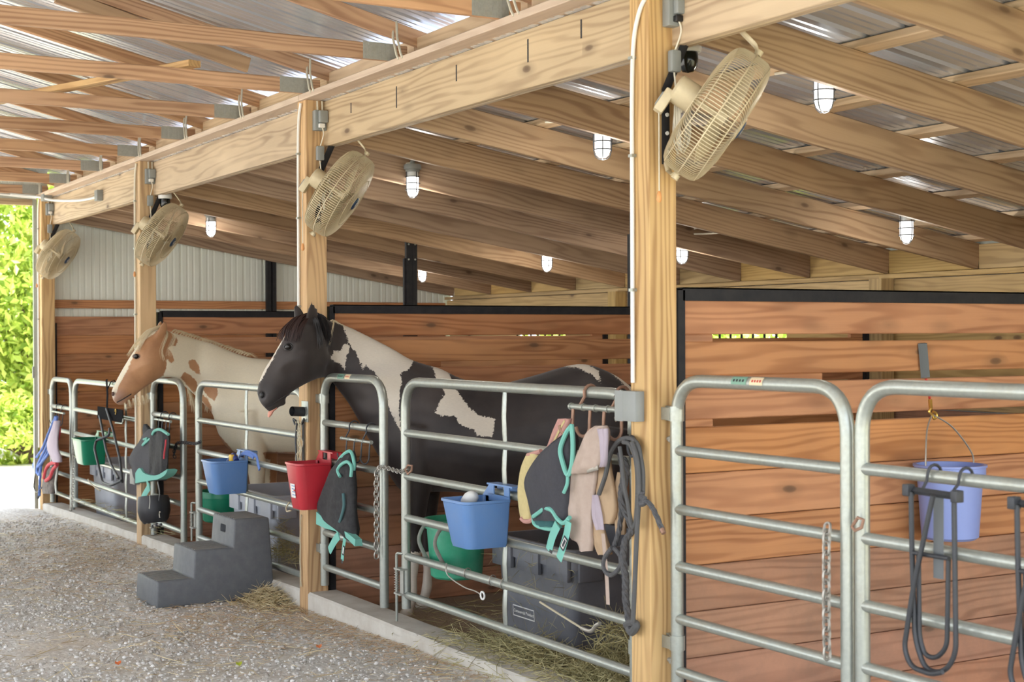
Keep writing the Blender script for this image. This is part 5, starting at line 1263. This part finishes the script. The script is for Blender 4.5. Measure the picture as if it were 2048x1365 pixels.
# fly mask with the yellow ears on the big rack
t = thing('fly_mask', 'charcoal fly mask with teal trim and pale yellow ears on the large hook rack', 'fly mask', 'fly masks on the gates')
sack('ear_cover', [(908, 1058, 1082), (930, 1048, 1078), (955, 1042, 1072), (985, 1038, 1070), (1015, 1040, 1068), (1040, 1046, 1068)], M['yellow_mesh'], t, .015, .03, seed=1)
piping('ear_trim', [(1056, 911), (1064, 909), (1082, 903)], .011, M['pink_trim'], t, -.0); piping('ear_trim', [(1043, 1038), (1050, 1043), (1060, 1043), (1068, 1036)], .011, M['pink_trim'], t, -.01)
sack('cheek_strap', [(838, 1117, 1142), (860, 1107, 1134), (890, 1096, 1118), (908, 1086, 1108)], M['pink_trim'], t, .01, .012, seed=2)
ribbon('stripe', [(1129, 842), (1118, 862), (1104, 892)], .006, M['yellow_mesh'], t, -.004)
sack('mask_body', [(866, 1136, 1147, .015), (885, 1112, 1146), (905, 1088, 1146), (935, 1067, 1143), (965, 1056, 1142), (1000, 1061, 1141), (1028, 1066, 1139), (1042, 1072, 1136)], M['mesh'], t, -.015, .045, fold=.012, seed=3)
piping('trim', R4([(325, 250), (332, 330), (328, 430), (308, 480), (285, 420), (275, 360), (300, 290), (325, 255)]), .011, M['teal'], t, -.055)
piping('trim', R4([(308, 480), (306, 520), (290, 560)]), .008, M['teal'], t, -.055)
piping('trim', R4([(152, 668), (180, 648), (205, 632), (235, 640), (262, 680), (290, 698), (318, 672)]), .010, M['teal'], t, -.055)
piping('trim', R4([(152, 668), (158, 702), (190, 718), (240, 726), (275, 712)]), .010, M['teal'], t, -.02)
sack('lining', [(1030, 1068, 1108), (1045, 1072, 1112), (1054, 1078, 1110)], plain('teal_mesh', srgb(52,96,98), .9), t, -.01, .02, seed=5)
ribbon('strap', R4([(262, 705), (238, 760), (222, 822)]), .026, M['teal'], t, -.06); st_ = ribbon('strap', R4([(312, 690), (300, 760), (268, 862)]), .024, M['teal'], t, -.062)
ribbon('logo_patch', R4([(300, 765), (280, 815)]), .017, M['mesh'], t, -.068); ribbon('logo_oval', R4([(298, 772), (282, 808)]), .012, M['label'], t, -.0715); ribbon('logo_core', R4([(296, 776), (284, 804)]), .007, M['mesh'], t, -.074)
ribbon('strap_tip', R4([(230, 818), (228, 832)]), .018, M['leather'], t, -.061)
# suede boots
t = thing('leg_wrap', 'beige suede wrap with a folded flap hanging on the large hook rack', 'leg wrap', 'suede wraps')
sack('lower_panel', [(930, 1150, 1196), (950, 1144, 1196), (985, 1135, 1190), (1010, 1134, 1186), (1045, 1141, 1184), (1075, 1143, 1182), (1085, 1158, 1182), (1103, 1163, 1181)], M['suede'], t, -.0, .025, fold=.008, seed=7)
sack('upper_flap', [(852, 1194, 1212, .015), (865, 1181, 1214), (890, 1166, 1213), (915, 1152, 1209), (935, 1144, 1200), (948, 1141, 1176, .015)], M['suede'], t, -.045, .03, fold=.01, seed=8)
sack('inner_strap', [(858, 1196, 1213), (885, 1200, 1214), (920, 1203, 1212), (935, 1200, 1208)], M['lilac'], t, -.08, .01, seed=9)
ribbon('buckle', [(1174, 941), (1196, 935)], .012, M['chain'], t, -.06)
t = thing('leg_wrap', 'tan suede wrap hanging behind the beige one, long thin strap below', 'leg wrap', 'suede wraps')
sack('panel', [(915, 1202, 1218), (950, 1199, 1224), (990, 1196, 1231), (1020, 1203, 1233), (1048, 1212, 1226)], M['tan_cloth'], t, .02, .02, fold=.008, seed=10)
sack('panel', [(1035, 1183, 1205), (1060, 1186, 1208), (1090, 1192, 1216), (1110, 1200, 1220)], M['tan_cloth'], t, .025, .016, seed=12)
sack('panel', [(945, 1236, 1248), (985, 1229, 1250), (1030, 1232, 1252), (1070, 1236, 1250)], M['tan_cloth'], t, .04, .012, seed=13)
sack('lilac_panel', [(990, 1189, 1197), (1030, 1188, 1206), (1060, 1196, 1210)], M['lilac'], t, .0, .01, seed=14)
ribbon('strap', [(1206, 1068), (1209, 1105), (1213, 1150), (1216, 1210)], .014, M['suede'], t, -.01)
# ropes and halters by the nearest post
def rope(name, pts, r, mat, parent, x=0., xs=None, braid=True):
    P_ = smoothpts([PX(u, v, x if xs is None else xs[i]) for i, (u, v) in enumerate(pts)], 6); m = MB()
    if not braid: m.tube(P_, r, 8); return obj(name, m, mat, parent)
    for s_ in range(3):
        Q = []
        for i, p in enumerate(P_):
            a_ = i*.9+s_*2.094; Q.append(p+Vector((math.cos(a_)*r*.45, math.sin(a_)*r*.45, 0)))
        m.tube(Q, r*.62, 6)
    return obj(name, m, mat, parent)
t = thing('lead_rope', 'dark grey leather reins looped at the nearest post, long end hanging', 'rope', 'ropes by the nearest post')
gl = plain('grey_leather', srgb(84,84,84), .7, 0, 30, .4)
rope('loop', R4([(450, 568), (480, 480), (500, 390), (540, 325), (590, 312), (625, 340), (640, 400), (650, 470), (650, 560)]), .010, gl, t, -.03, braid=False)
rope('loop', R4([(545, 350), (555, 420), (565, 520), (580, 600), (600, 710), (615, 700), (622, 620), (625, 500), (615, 400), (590, 340), (560, 330)]), .009, gl, t, -.045, braid=False)
rope('loop', R4([(600, 330), (622, 400), (632, 500), (630, 620), (622, 760), (612, 1000), (605, 1150)]), .010, gl, t, -.05, braid=False)
rope('knot', R4([(575, 1165), (600, 1150), (620, 1165), (600, 1195), (585, 1175)]), .017, gl, t, -.035, braid=False)
t = thing('rope_halter', 'dark braided rope halter with a tied ring hanging left of the nearest post', 'halter', 'ropes by the nearest post')
rope('rope', R4([(545, 380), (560, 480), (548, 560), (552, 640), (540, 740), (520, 800)]), .012, M['rope'], t, .0)
rope('rope', R4([(560, 400), (575, 470), (555, 600), (600, 720), (570, 780), (562, 860), (572, 960), (572, 1040), (586, 1140), (590, 1190)]), .016, M['rope'], t, -.01)
rope('rope', R4([(650, 560), (640, 590), (670, 600), (700, 640), (742, 738)]), .012, M['rope'], t, -.04)
rope('knot', R4([(630, 570), (655, 585), (640, 615), (660, 600), (640, 580)]), .014, M['rope'], t, -.045)
rope('ring', R4([(510, 810), (475, 860), (475, 910), (505, 935), (545, 900), (548, 850), (520, 812)]), .010, M['rope'], t, -.015, braid=False)
rope('tip', R4([(736, 725), (746, 745)]), .010, M['rustchain'], t, -.045, braid=False)
m = MB(); c_ = PX(1272, 893, -.0); m.tube([tuple(c_+np.array([-.02, .03*math.cos(a), .04*math.sin(a)])) for a in np.linspace(0, 2*math.pi, 16, endpoint=False)], .007, 7, closed=True); tag(obj('snap_hook', m, M['blacksteel'], None), 'black steel ring on the nearest post above the ropes', 'hook')
# fly mask by the red feeder
R5 = lambda L: [(540+x/3.4125, 800+y/3.4125) for x, y in L]
t = thing('fly_mask', 'black fly mask with wide teal hem beside the red feeder', 'fly mask', 'fly masks on the gates')
sack('mask_body', [(903, 692, 706, .015), (920, 683, 707), (940, 667, 708), (965, 657, 708), (990, 646, 709), (1015, 637, 710), (1040, 648, 711), (1060, 680, 712), (1082, 700, 712, .02)], M['meshblack'], t, -.02, .045, fold=.012, seed=20)
for k, L in enumerate([[(316, 765), (380, 820), (450, 870), (520, 905), (582, 955)]]):
    P_ = R5(L); Q_ = R5([(314, 850), (380, 880), (450, 900), (520, 945), (578, 1002)])
    m = MB(); rr = []
    for (a_, b_) in zip(smoothpts([Vector((u, v, 0)) for u, v in P_], 4), smoothpts([Vector((u, v, 0)) for u, v in Q_], 4)):
        p_ = Vector(PX(a_.x, a_.y, -.062)); q_ = Vector(PX(b_.x, b_.y, -.055)); rr.append([p_, q_, q_+Vector((.05, 0, 0)), p_+Vector((.04, 0, 0))])
    m.loft(rr); obj('hem', m, M['teal'], t)
piping('trim', R5([(440, 490), (480, 400), (535, 352), (560, 370), (575, 440), (572, 480)]), .010, M['teal'], t, -.05)
piping('trim', R5([(478, 525), (462, 480), (490, 440), (530, 425), (556, 460), (552, 525)]), .010, M['teal'], t, -.07)
piping('trim', R5([(500, 640), (505, 720), (490, 790), (475, 835)]), .009, plain('dull_teal', srgb(76,110,112), .9), t, -.066)
ribbon('strap', R5([(470, 925), (440, 965), (405, 1030)]), .028, M['teal'], t, -.06); ribbon('strap', R5([(510, 945), (500, 1020), (492, 1095)]), .02, M['teal'], t, -.05)
ribbon('logo_patch', R5([(504, 1000), (496, 1060)]), .012, M['mesh'], t, -.058); ribbon('logo_oval', R5([(502, 1008), (497, 1050)]), .007, M['label'], t, -.062)
ribbon('strap_tip', R5([(490, 1090), (493, 1118)]), .010, M['leather'], t, -.052)
# fly mask and grazing muzzle at the third post
R6 = lambda L: [(230+x/5.057, 820+y/5.056) for x, y in L]
t = thing('fly_mask', 'grey and black fly mask with teal band and pointed ears on the third post', 'fly mask', 'fly masks on the gates')
sack('ear', [(849, 289, 292, .01), (860, 288, 300), (876, 289, 306)], M['meshblack'], t, -.02, .025, seed=30)
sack('mask_body', [(858, 300, 326, .02), (870, 292, 337), (885, 284, 336), (900, 273, 335), (918, 265, 334), (935, 268, 334), (952, 270, 333), (962, 276, 328)], M['mesh'], t, -.03, .06, fold=.014, seed=31)
sack('side_panel', [(862, 308, 330, .02), (880, 305, 337), (905, 303, 335), (930, 302, 334), (948, 300, 330, .02)], M['meshblack'], t, -.075, .03, fold=.012, seed=32)
m = MB(); rr = []
A_ = R6([(205, 640), (245, 590), (290, 640), (360, 665), (430, 660), (500, 620), (528, 600)]); B_ = R6([(205, 745), (250, 735), (310, 725), (370, 715), (430, 705), (500, 665), (530, 615)])
for a_, b_ in zip(smoothpts([Vector((u, v, 0)) for u, v in A_], 4), smoothpts([Vector((u, v, 0)) for u, v in B_], 4)):
    p_ = Vector(PX(a_.x, a_.y, -.105)); q_ = Vector(PX(b_.x, b_.y, -.10)); rr.append([p_, q_, q_+Vector((.08, 0, 0)), p_+Vector((.06, 0, 0))])
m.loft(rr); obj('teal_band', m, M['teal'], t)
piping('trim', R6([(380, 250), (400, 215), (440, 200), (480, 210), (540, 250)]), .012, M['teal'], t, -.1); piping('trim', R6([(290, 300), (330, 290), (300, 330), (280, 360), (360, 290)]), .009, M['teal'], t, -.085)
ribbon('strap', R6([(325, 720), (330, 760), (345, 780)]), .02, M['teal'], t, -.1); ribbon('strap', R6([(350, 775), (315, 830), (275, 900)]), .034, M['teal'], t, -.11)
t = thing('grazing_muzzle', 'black grazing muzzle hanging below the fly mask on the third post', 'muzzle')
u_, v_ = 307, 1018; c_ = PX(u_, 1000, -.08)
m = MB(); m.lathe([(.115, .03), (.125, .0), (.128, -.09), (.112, -.15), (.09, -.18), (.085, -.175), (.105, -.14), (.12, -.08), (.12, .0), (.11, .03)], 24, Matrix.Translation(c_) @ Matrix.Rotation(-.15, 4, 'X'), cap=False); obj('basket', m, M['leather'], t)
for s_ in (-1, 1): ribbon('strap', [(u_-8+s_*18, 1002), (u_-2+s_*14, 985), (u_+s_*8, 965)], .014, M['leather'], t, -.09)
ribbon('strap', R6([(350, 860), (352, 940), (345, 1000)]), .008, M['galv_dark'], t, -.19)
m = MB(); p_ = PX(320, 1030, -.19); m.tube([tuple(p_+np.array([0, .016*math.cos(a), .022*math.sin(a)])) for a in np.linspace(-1.6, 2.2, 10)], .004, 6); obj('ring', m, M['chain'], t)
g = random.Random(8)
for k in range(9):
    p_ = PX(290+k*4, 1046+g.uniform(-3, 8)+k*.8, -.1); m = MB(); bm = bmesh.new(); bmesh.ops.create_icosphere(bm, subdivisions=1, radius=g.uniform(.010, .018)); bmesh.ops.translate(bm, verts=bm.verts, vec=Vector(p_)); m.bm(bm); obj('buckle_stud', m, M['chain'] if k % 2 else M['leather'], t)
t = thing('red_lead', 'short red and white cord beside the fly mask on the third post', 'cord')
rope('cord', [(332, 880), (331, 892), (329, 905), (328, 918)], .007, M['redweb'], t, -.1, braid=False)
# ropes, wrap and halters at the far post
t = thing('lead_rope', 'bundle of blue lead ropes hanging beside the far door', 'rope')
for k, L in enumerate([[(112, 833), (100, 860), (86, 895), (72, 918), (67, 936), (72, 948), (78, 935), (90, 912)], [(113, 834), (104, 862), (92, 896), (80, 920), (74, 938), (78, 950), (84, 925)], [(114, 836), (106, 866), (96, 900), (84, 925), (80, 960), (79, 992)], [(114, 834), (108, 870), (98, 905), (88, 920), (76, 934)]]):
    rope('rope', L, .014, M['bluerope'], t, -.03-.02*k, braid=(k % 2 == 0))
rope('frayed_end', [(79, 985), (76, 996)], .016, M['rope'], t, -.07, braid=False)
t = thing('leg_wrap', 'lilac cloth leg wrap hanging over the blue ropes by the far door', 'leg wrap')
sack('wrap', [(842, 112, 118), (858, 106, 116), (880, 97, 114), (900, 97, 115), (915, 104, 120), (925, 109, 121)], M['lilac'], t, -.09, .03, seed=40)
t = thing('halter', 'red halter with buckles at the foot of the far ropes', 'halter')
rope('strap', [(88, 957), (92, 940), (98, 930), (108, 926), (114, 930), (106, 940), (100, 955), (92, 962)], .018, M['redweb'], t, -.09, braid=False)
rope('strap', [(118, 852), (120, 862), (117, 880)], .010, M['redweb'], t, -.06, braid=False)
t = thing('hoof_boot', 'dark hoof boot with white edging at the foot of the far post', 'boot')
sack('boot', [(935, 92, 114), (955, 89, 112), (975, 86, 109), (988, 90, 108)], plain('mottled_boot', srgb(74,66,62), .8, 0, 20, .5, srgb(150,140,130)), t, -.04, .04, seed=41)
rope('edge', [(115, 932), (113, 950), (111, 968), (113, 988)], .010, M['siding'], t, -.05, braid=False)
rope('strap', [(70, 952), (68, 975), (74, 985), (84, 975)], .007, M['leather'], t, -.07, braid=False)
# loose wires and strings on the rails
t = thing('wire_tie', 'loose wire with a ring tied round the lower rail by the green bucket', 'wire')
rope('wire', [(893, 1127), (893, 1146), (905, 1160), (930, 1176), (950, 1183), (962, 1190)], .0035, M['chain'], t, .02, braid=False)
p_ = PX(965, 1192, .02); m = MB(); m.tube([tuple(p_+np.array([0, .02*math.cos(a), .018*math.sin(a)])) for a in np.linspace(0, 2*math.pi, 14, endpoint=False)], .005, 6, closed=True); obj('ring', m, M['label'], t)
for u, v in ((935, 1150), (985, 1166), (1008, 1172)):
    q_ = PX(u, v, .09); m = MB(); m.tube([(.09+.026*math.cos(a), q_[1]+.01*math.cos(a), .505+.026*math.sin(a)) for a in np.linspace(0, 2*math.pi, 14, endpoint=False)], .003, 5, closed=True); obj('coil', m, M['chain'], t)
t = thing('wire_tie', 'taut pale cord with a snap stretched in front of the dark grey feed bin', 'wire')
rope('cord', [(1080, 1205), (1120, 1230), (1165, 1258)], .005, M['string'], t, .05, braid=False); rope('snap', [(1163, 1257), (1182, 1263), (1192, 1252), (1200, 1248)], .009, M['chain'], t, .05, braid=False)
t = thing('wire_tie', 'brown string drooping from the farthest gate rail', 'wire'); rope('string', [(176, 959), (180, 966), (190, 975), (200, 982)], .006, M['string'], t, .04, braid=False)

# ---------------------------------------------------------------- hay, straw and gravel stones
def scatter_sticks(name, n, pos, lmin, lmax, r, mat, lab, tilt=.15, seed=0, curl=.25):
    g = np.random.default_rng(seed); V = []; F = []
    P = pos(g, n); A = g.uniform(0, 2*np.pi, n); L = g.uniform(lmin, lmax, n); T = g.normal(0, tilt, n); C = g.normal(0, curl, n)
    for i in range(n):
        o = len(V); d = np.array([math.cos(A[i])*math.cos(T[i]), math.sin(A[i])*math.cos(T[i]), math.sin(T[i])]); s_ = np.array([-d[1], d[0], 0]); 
        for j, t_ in enumerate((-.5, 0, .5)):
            c = P[i]+d*L[i]*t_+s_*C[i]*L[i]*(.25-t_*t_)
            w = r*(1 if j == 1 else .55)
            V += [c+s_*w, c+np.array([0, 0, w*1.3]), c-s_*w]
        F += [(o, o+1, o+4, o+3), (o+1, o+2, o+5, o+4), (o+3, o+4, o+7, o+6), (o+4, o+5, o+8, o+7)]
    me = bpy.data.meshes.new(name); me.from_pydata([tuple(v) for v in V], [], F); o = link(name, me, mat); tag(o, lab, 'hay' if 'hay' in name else 'straw', kind='stuff'); return o
def ground_pos(x0, x1, y0, y1, dz=.004):
    def f(g, n):
        x = g.uniform(x0, x1, n); y = g.uniform(0, 1, n)**1.0*(y1-y0)+y0
        return np.stack([x, y, gz(x, y)+dz+g.uniform(0, .012, n)+.01], 1)
    return f
scatter_sticks('loose_straw', 2600, ground_pos(-3.0, -.02, .2, 11, .006), .03, .12, .0016, M['straw'], 'loose straw strewn over the gravel aisle', seed=1)
scatter_sticks('loose_straw', 160, ground_pos(-2.4, -.1, .8, 10, .012), .12, .26, .0026, M['straw'], 'longer pale straw stalks on the gravel aisle', seed=2)
def debris(g, n):
    # brown windrow against the kerb and block
    k = g.integers(0, 4, n); cx = np.array([-.35, -.55, -.12, -.9])[k]; cy = np.array([7.3, 3.4, 2.6, 6.2])[k]; sx = np.array([.25, .3, .12, .35])[k]; sy = np.array([1.0, .6, .9, .7])[k]
    x = np.minimum(cx+g.normal(0, 1, n)*sx, -.02); y = cy+g.normal(0, 1, n)*sy; return np.stack([x, y, gz(x, y)+.008+g.uniform(0, .02, n)], 1)
scatter_sticks('chaff', 5200, debris, .015, .07, .0018, plain('brown_chaff', srgb(176,150,118), .8), 'brown chaff and short straw in drifts along the kerb', seed=3)
def pile(cx, cy, sx, sy, h, z0):
    def f(g, n):
        x = g.normal(0, 1, n); y = g.normal(0, 1, n); r2 = x*x+y*y; return np.stack([cx+x*sx, cy+y*sy, z0+h*np.exp(-r2*.7)*g.uniform(0.1, 1, n)+.01], 1)
    return f
scatter_sticks('hay_pile', 1300, pile(.30, 1.2, .14, .42, .12, .08), .06, .28, .0022, M['hay'], 'green hay heaped between the kerb and the dark grey feed bin', tilt=.35, seed=4)
scatter_sticks('hay_pile', 900, pile(.30, .55, .08, .16, .36, .08), .08, .3, .0024, M['hay'], 'tall tuft of hay against the nearest post behind the gate', tilt=.8, seed=5)
scatter_sticks('hay_pile', 800, pile(-.08, 3.98, .09, .16, .10, .0), .05, .2, .0024, M['straw'], 'yellow straw tuft between the step block and the second post', tilt=.4, seed=6)
scatter_sticks('hay_pile', 260, pile(.2, 4.45, .03, .12, .3, .2), .06, .2, .002, M['hay'], 'wisps of hay hanging from the bin behind the second post', tilt=1.0, seed=7)
scatter_sticks('hay_pile', 900, lambda g, n: np.stack([g.uniform(.22, 1.6, n), g.uniform(-.4, 3.3, n), g.uniform(.004, .03, n)], 1), .05, .2, .002, M['hay'], 'thin hay trodden into the stall floor behind the gates', seed=8)
scatter_sticks('hay_pile', 420, lambda g, n: np.stack([g.uniform(.0, .2, n), np.where(g.uniform(size=n) < .7, g.uniform(.0, 2.0, n), g.uniform(6.5, 9.5, n)), 0*g.uniform(size=n)], 1)+np.array([0, 0, .135]), .04, .16, .002, M['hay'], 'wisps of hay lying on the concrete kerb', seed=9)
scatter_sticks('hay_wisp', 150, lambda g, n: np.stack([np.where(g.uniform(size=n) < .6, .40, .75), g.uniform(1.05, 1.9, n), g.uniform(.22, .62, n)], 1), .05, .16, .0015, M['hay'], 'single stalks of hay clinging to the big feed bin', tilt=1.3, seed=10)
def stones():
    g = np.random.default_rng(11); bm = bmesh.new(); bmesh.ops.create_icosphere(bm, subdivisions=1, radius=1); bv = np.array([v.co[:] for v in bm.verts]); bf = np.array([[v.index for v in f.verts] for f in bm.faces]); bm.free()
    bm = bmesh.new(); bm.free(); n = 30000
    y = -1.2+12.2*g.uniform(0, 1, n)**1.15; x = -g.uniform(0.01, 1, n)**.8*np.interp(y, [-1.2, 2, 11], [2.6, 3.0, 2.2])
    r = .0055+.010*g.uniform(0, 1, n)**3.0; big = g.uniform(size=n) < .012; r[big] *= 1.5
    z = gz(x, y)+r*.25+.008
    S_ = r[:, None]*g.uniform(.6, 1.15, (n, 3)); S_[:, 2] *= .7
    a_ = g.uniform(0, 2*np.pi, n); J = bv[None]*(1+g.normal(0, .14, (n, len(bv), 1)))
    J = J*S_[:, None, :]; c, s_ = np.cos(a_)[:, None], np.sin(a_)[:, None]
    X = J[:, :, 0]*c-J[:, :, 1]*s_+x[:, None]; Y = J[:, :, 0]*s_+J[:, :, 1]*c+y[:, None]; Z = J[:, :, 2]+z[:, None]
    V = np.stack([X, Y, Z], -1).reshape(-1, 3); F = (bf[None]+(np.arange(n)*len(bv))[:, None, None]).reshape(-1, 3)
    me = bpy.data.meshes.new('gravel_stones'); me.vertices.add(len(V)); me.vertices.foreach_set('co', V.ravel()); me.loops.add(F.size); me.loops.foreach_set('vertex_index', F.ravel().astype(np.int32))
    me.polygons.add(len(F)); me.polygons.foreach_set('loop_start', (np.arange(len(F))*3).astype(np.int32)); me.polygons.foreach_set('loop_total', np.full(len(F), 3, dtype=np.int32)); me.update(calc_edges=True)
    o = link('gravel_stones', me, M['stone']); tag(o, 'loose grey gravel stones covering the aisle floor', 'gravel', kind='stuff')
stones()
for i, (u, v, c_, nm) in enumerate([(606, 852+481, srgb(208,110,60), 'orange'), (540, 1286+30, srgb(208,120,70), 'orange'), (1222/2.56, 1000+865/2.56, srgb(160,170,40), 'yellow green')][:3]):
    u, v, nm = [(236, 1332, 'curled orange leaf on the gravel at the lower left'), (638, 1300, 'small rust leaf on the gravel below the kerb'), (478, 1337, 'yellow green leaf on the gravel')][i]
    p_ = PZ(u, v, .04); zt_ = float(gz(p_[0], p_[1]))+.03; m = MB(); m.loft([[(p_[0]+dx*.016, p_[1]+dy*.011*(1-abs(dx)), zt_+.008*abs(dx)+.006*dy) for dy in (-1, 0, 1)] for dx in (-1, -.5, 0, .5, 1)], closed_ring=False, cap=False)
    tag(obj('fallen_leaf', m, plain('leaf_colour', c_, .7), None), nm, 'leaf')

# ---------------------------------------------------------------- trees and hedge outside
def leafy(n, c, s_, seed, size=.09):
    g = np.random.default_rng(seed); V = []; F = []
    cl = g.normal(0, 1, (40, 3)); cl /= np.linalg.norm(cl, axis=1)[:, None]; cl *= g.uniform(.3, 1, (40, 1))**.5
    cc = cl[g.integers(0, 40, n)]*np.array(s_)+g.normal(0, .16, (n, 3))*np.array(s_)+np.array(c)
    a_ = g.normal(0, 1, (n, 3)); a_ /= np.linalg.norm(a_, axis=1)[:, None]; b_ = np.cross(a_, g.normal(0, 1, (n, 3))); b_ /= np.linalg.norm(b_, axis=1)[:, None]
    L = size*g.uniform(.6, 1.3, (n, 1)); A_ = a_*L; B_ = b_*L*.45; N_ = np.cross(a_, b_)*L*.12
    V = np.stack([cc-A_, cc-B_+N_, cc+A_, cc+B_+N_], 1).reshape(-1, 3); V[:, 2] = np.maximum(V[:, 2], -.3)
    F = np.arange(4*n).reshape(-1, 4); return V, F
def tree(nm, lab, x, y, h, s_, n, seed, size=.09, cat='tree', group='trees outside the barn'):
    t = thing(nm, lab, cat, group, loc=(x, y, -.3)); V, F = leafy(n, (0, 0, h), s_, seed, size)
    me = bpy.data.meshes.new('foliage'); me.from_pydata(V.tolist(), [], F.tolist()); f_ = link('foliage', me, M['leaf'], t); f_['kind'] = 'stuff'
    g = random.Random(seed); m = MB(); m.tube([(0, 0, 0), (.05, .03, h*.5), (0, .05, h)], [.12, .09, .03], 8)
    for k in range(6): a_ = g.uniform(0, 6.28); m.tube([(0.03, 0.02, h*.4+k*.08*h), (s_[0]*.3*math.cos(a_), s_[1]*.3*math.sin(a_), h*.7+k*.06*h), (s_[0]*.7*math.cos(a_), s_[1]*.7*math.sin(a_), h*.85+k*.07*h)], [.04, .025, .01], 6)
    obj('trunk', m, M['bark'], t)
for i, (x, y, h, s_, n, lab) in enumerate([(1.6, 19.5, 2.6, (2.2, 1.2, 2.9), 16000, 'leafy bright tree framed by the far door'), (-2.2, 21.5, 3.2, (2.4, 1.5, 3.2), 9000, 'leafy tree left of the door view, further off'), (4.6, 24, 3.4, (2.6, 1.5, 3.6), 9000, 'taller leafy tree behind the one in the door view')]):
    tree('broadleaf_tree', lab, x, y, h, s_, n, 50+i)
tree('low_shrub', 'low feathery shrub at the foot of the tree beyond the door', 1.2, 17.4, .5, (.9, .5, .6), 5000, 60, .07, 'shrub', None)
for i, (x, y, lab) in enumerate([(7.2, 2.6, 'green shrub seen through the slot of the foreground partition'), (7.6, 6.2, 'green shrub behind the barred opening'), (7.3, 9.6, 'green shrub beyond the farther barred opening'), (7.8, 13.0, 'green shrub behind the back corner of the barn'), (7.4, -1.2, 'green shrub behind the near end of the back wall')]):
    tree('hedge_shrub', lab, x, y, 1.3, (1.3, 1.7, 1.4), 5200, 70+i, .1, 'shrub', 'hedge shrubs behind the barn')
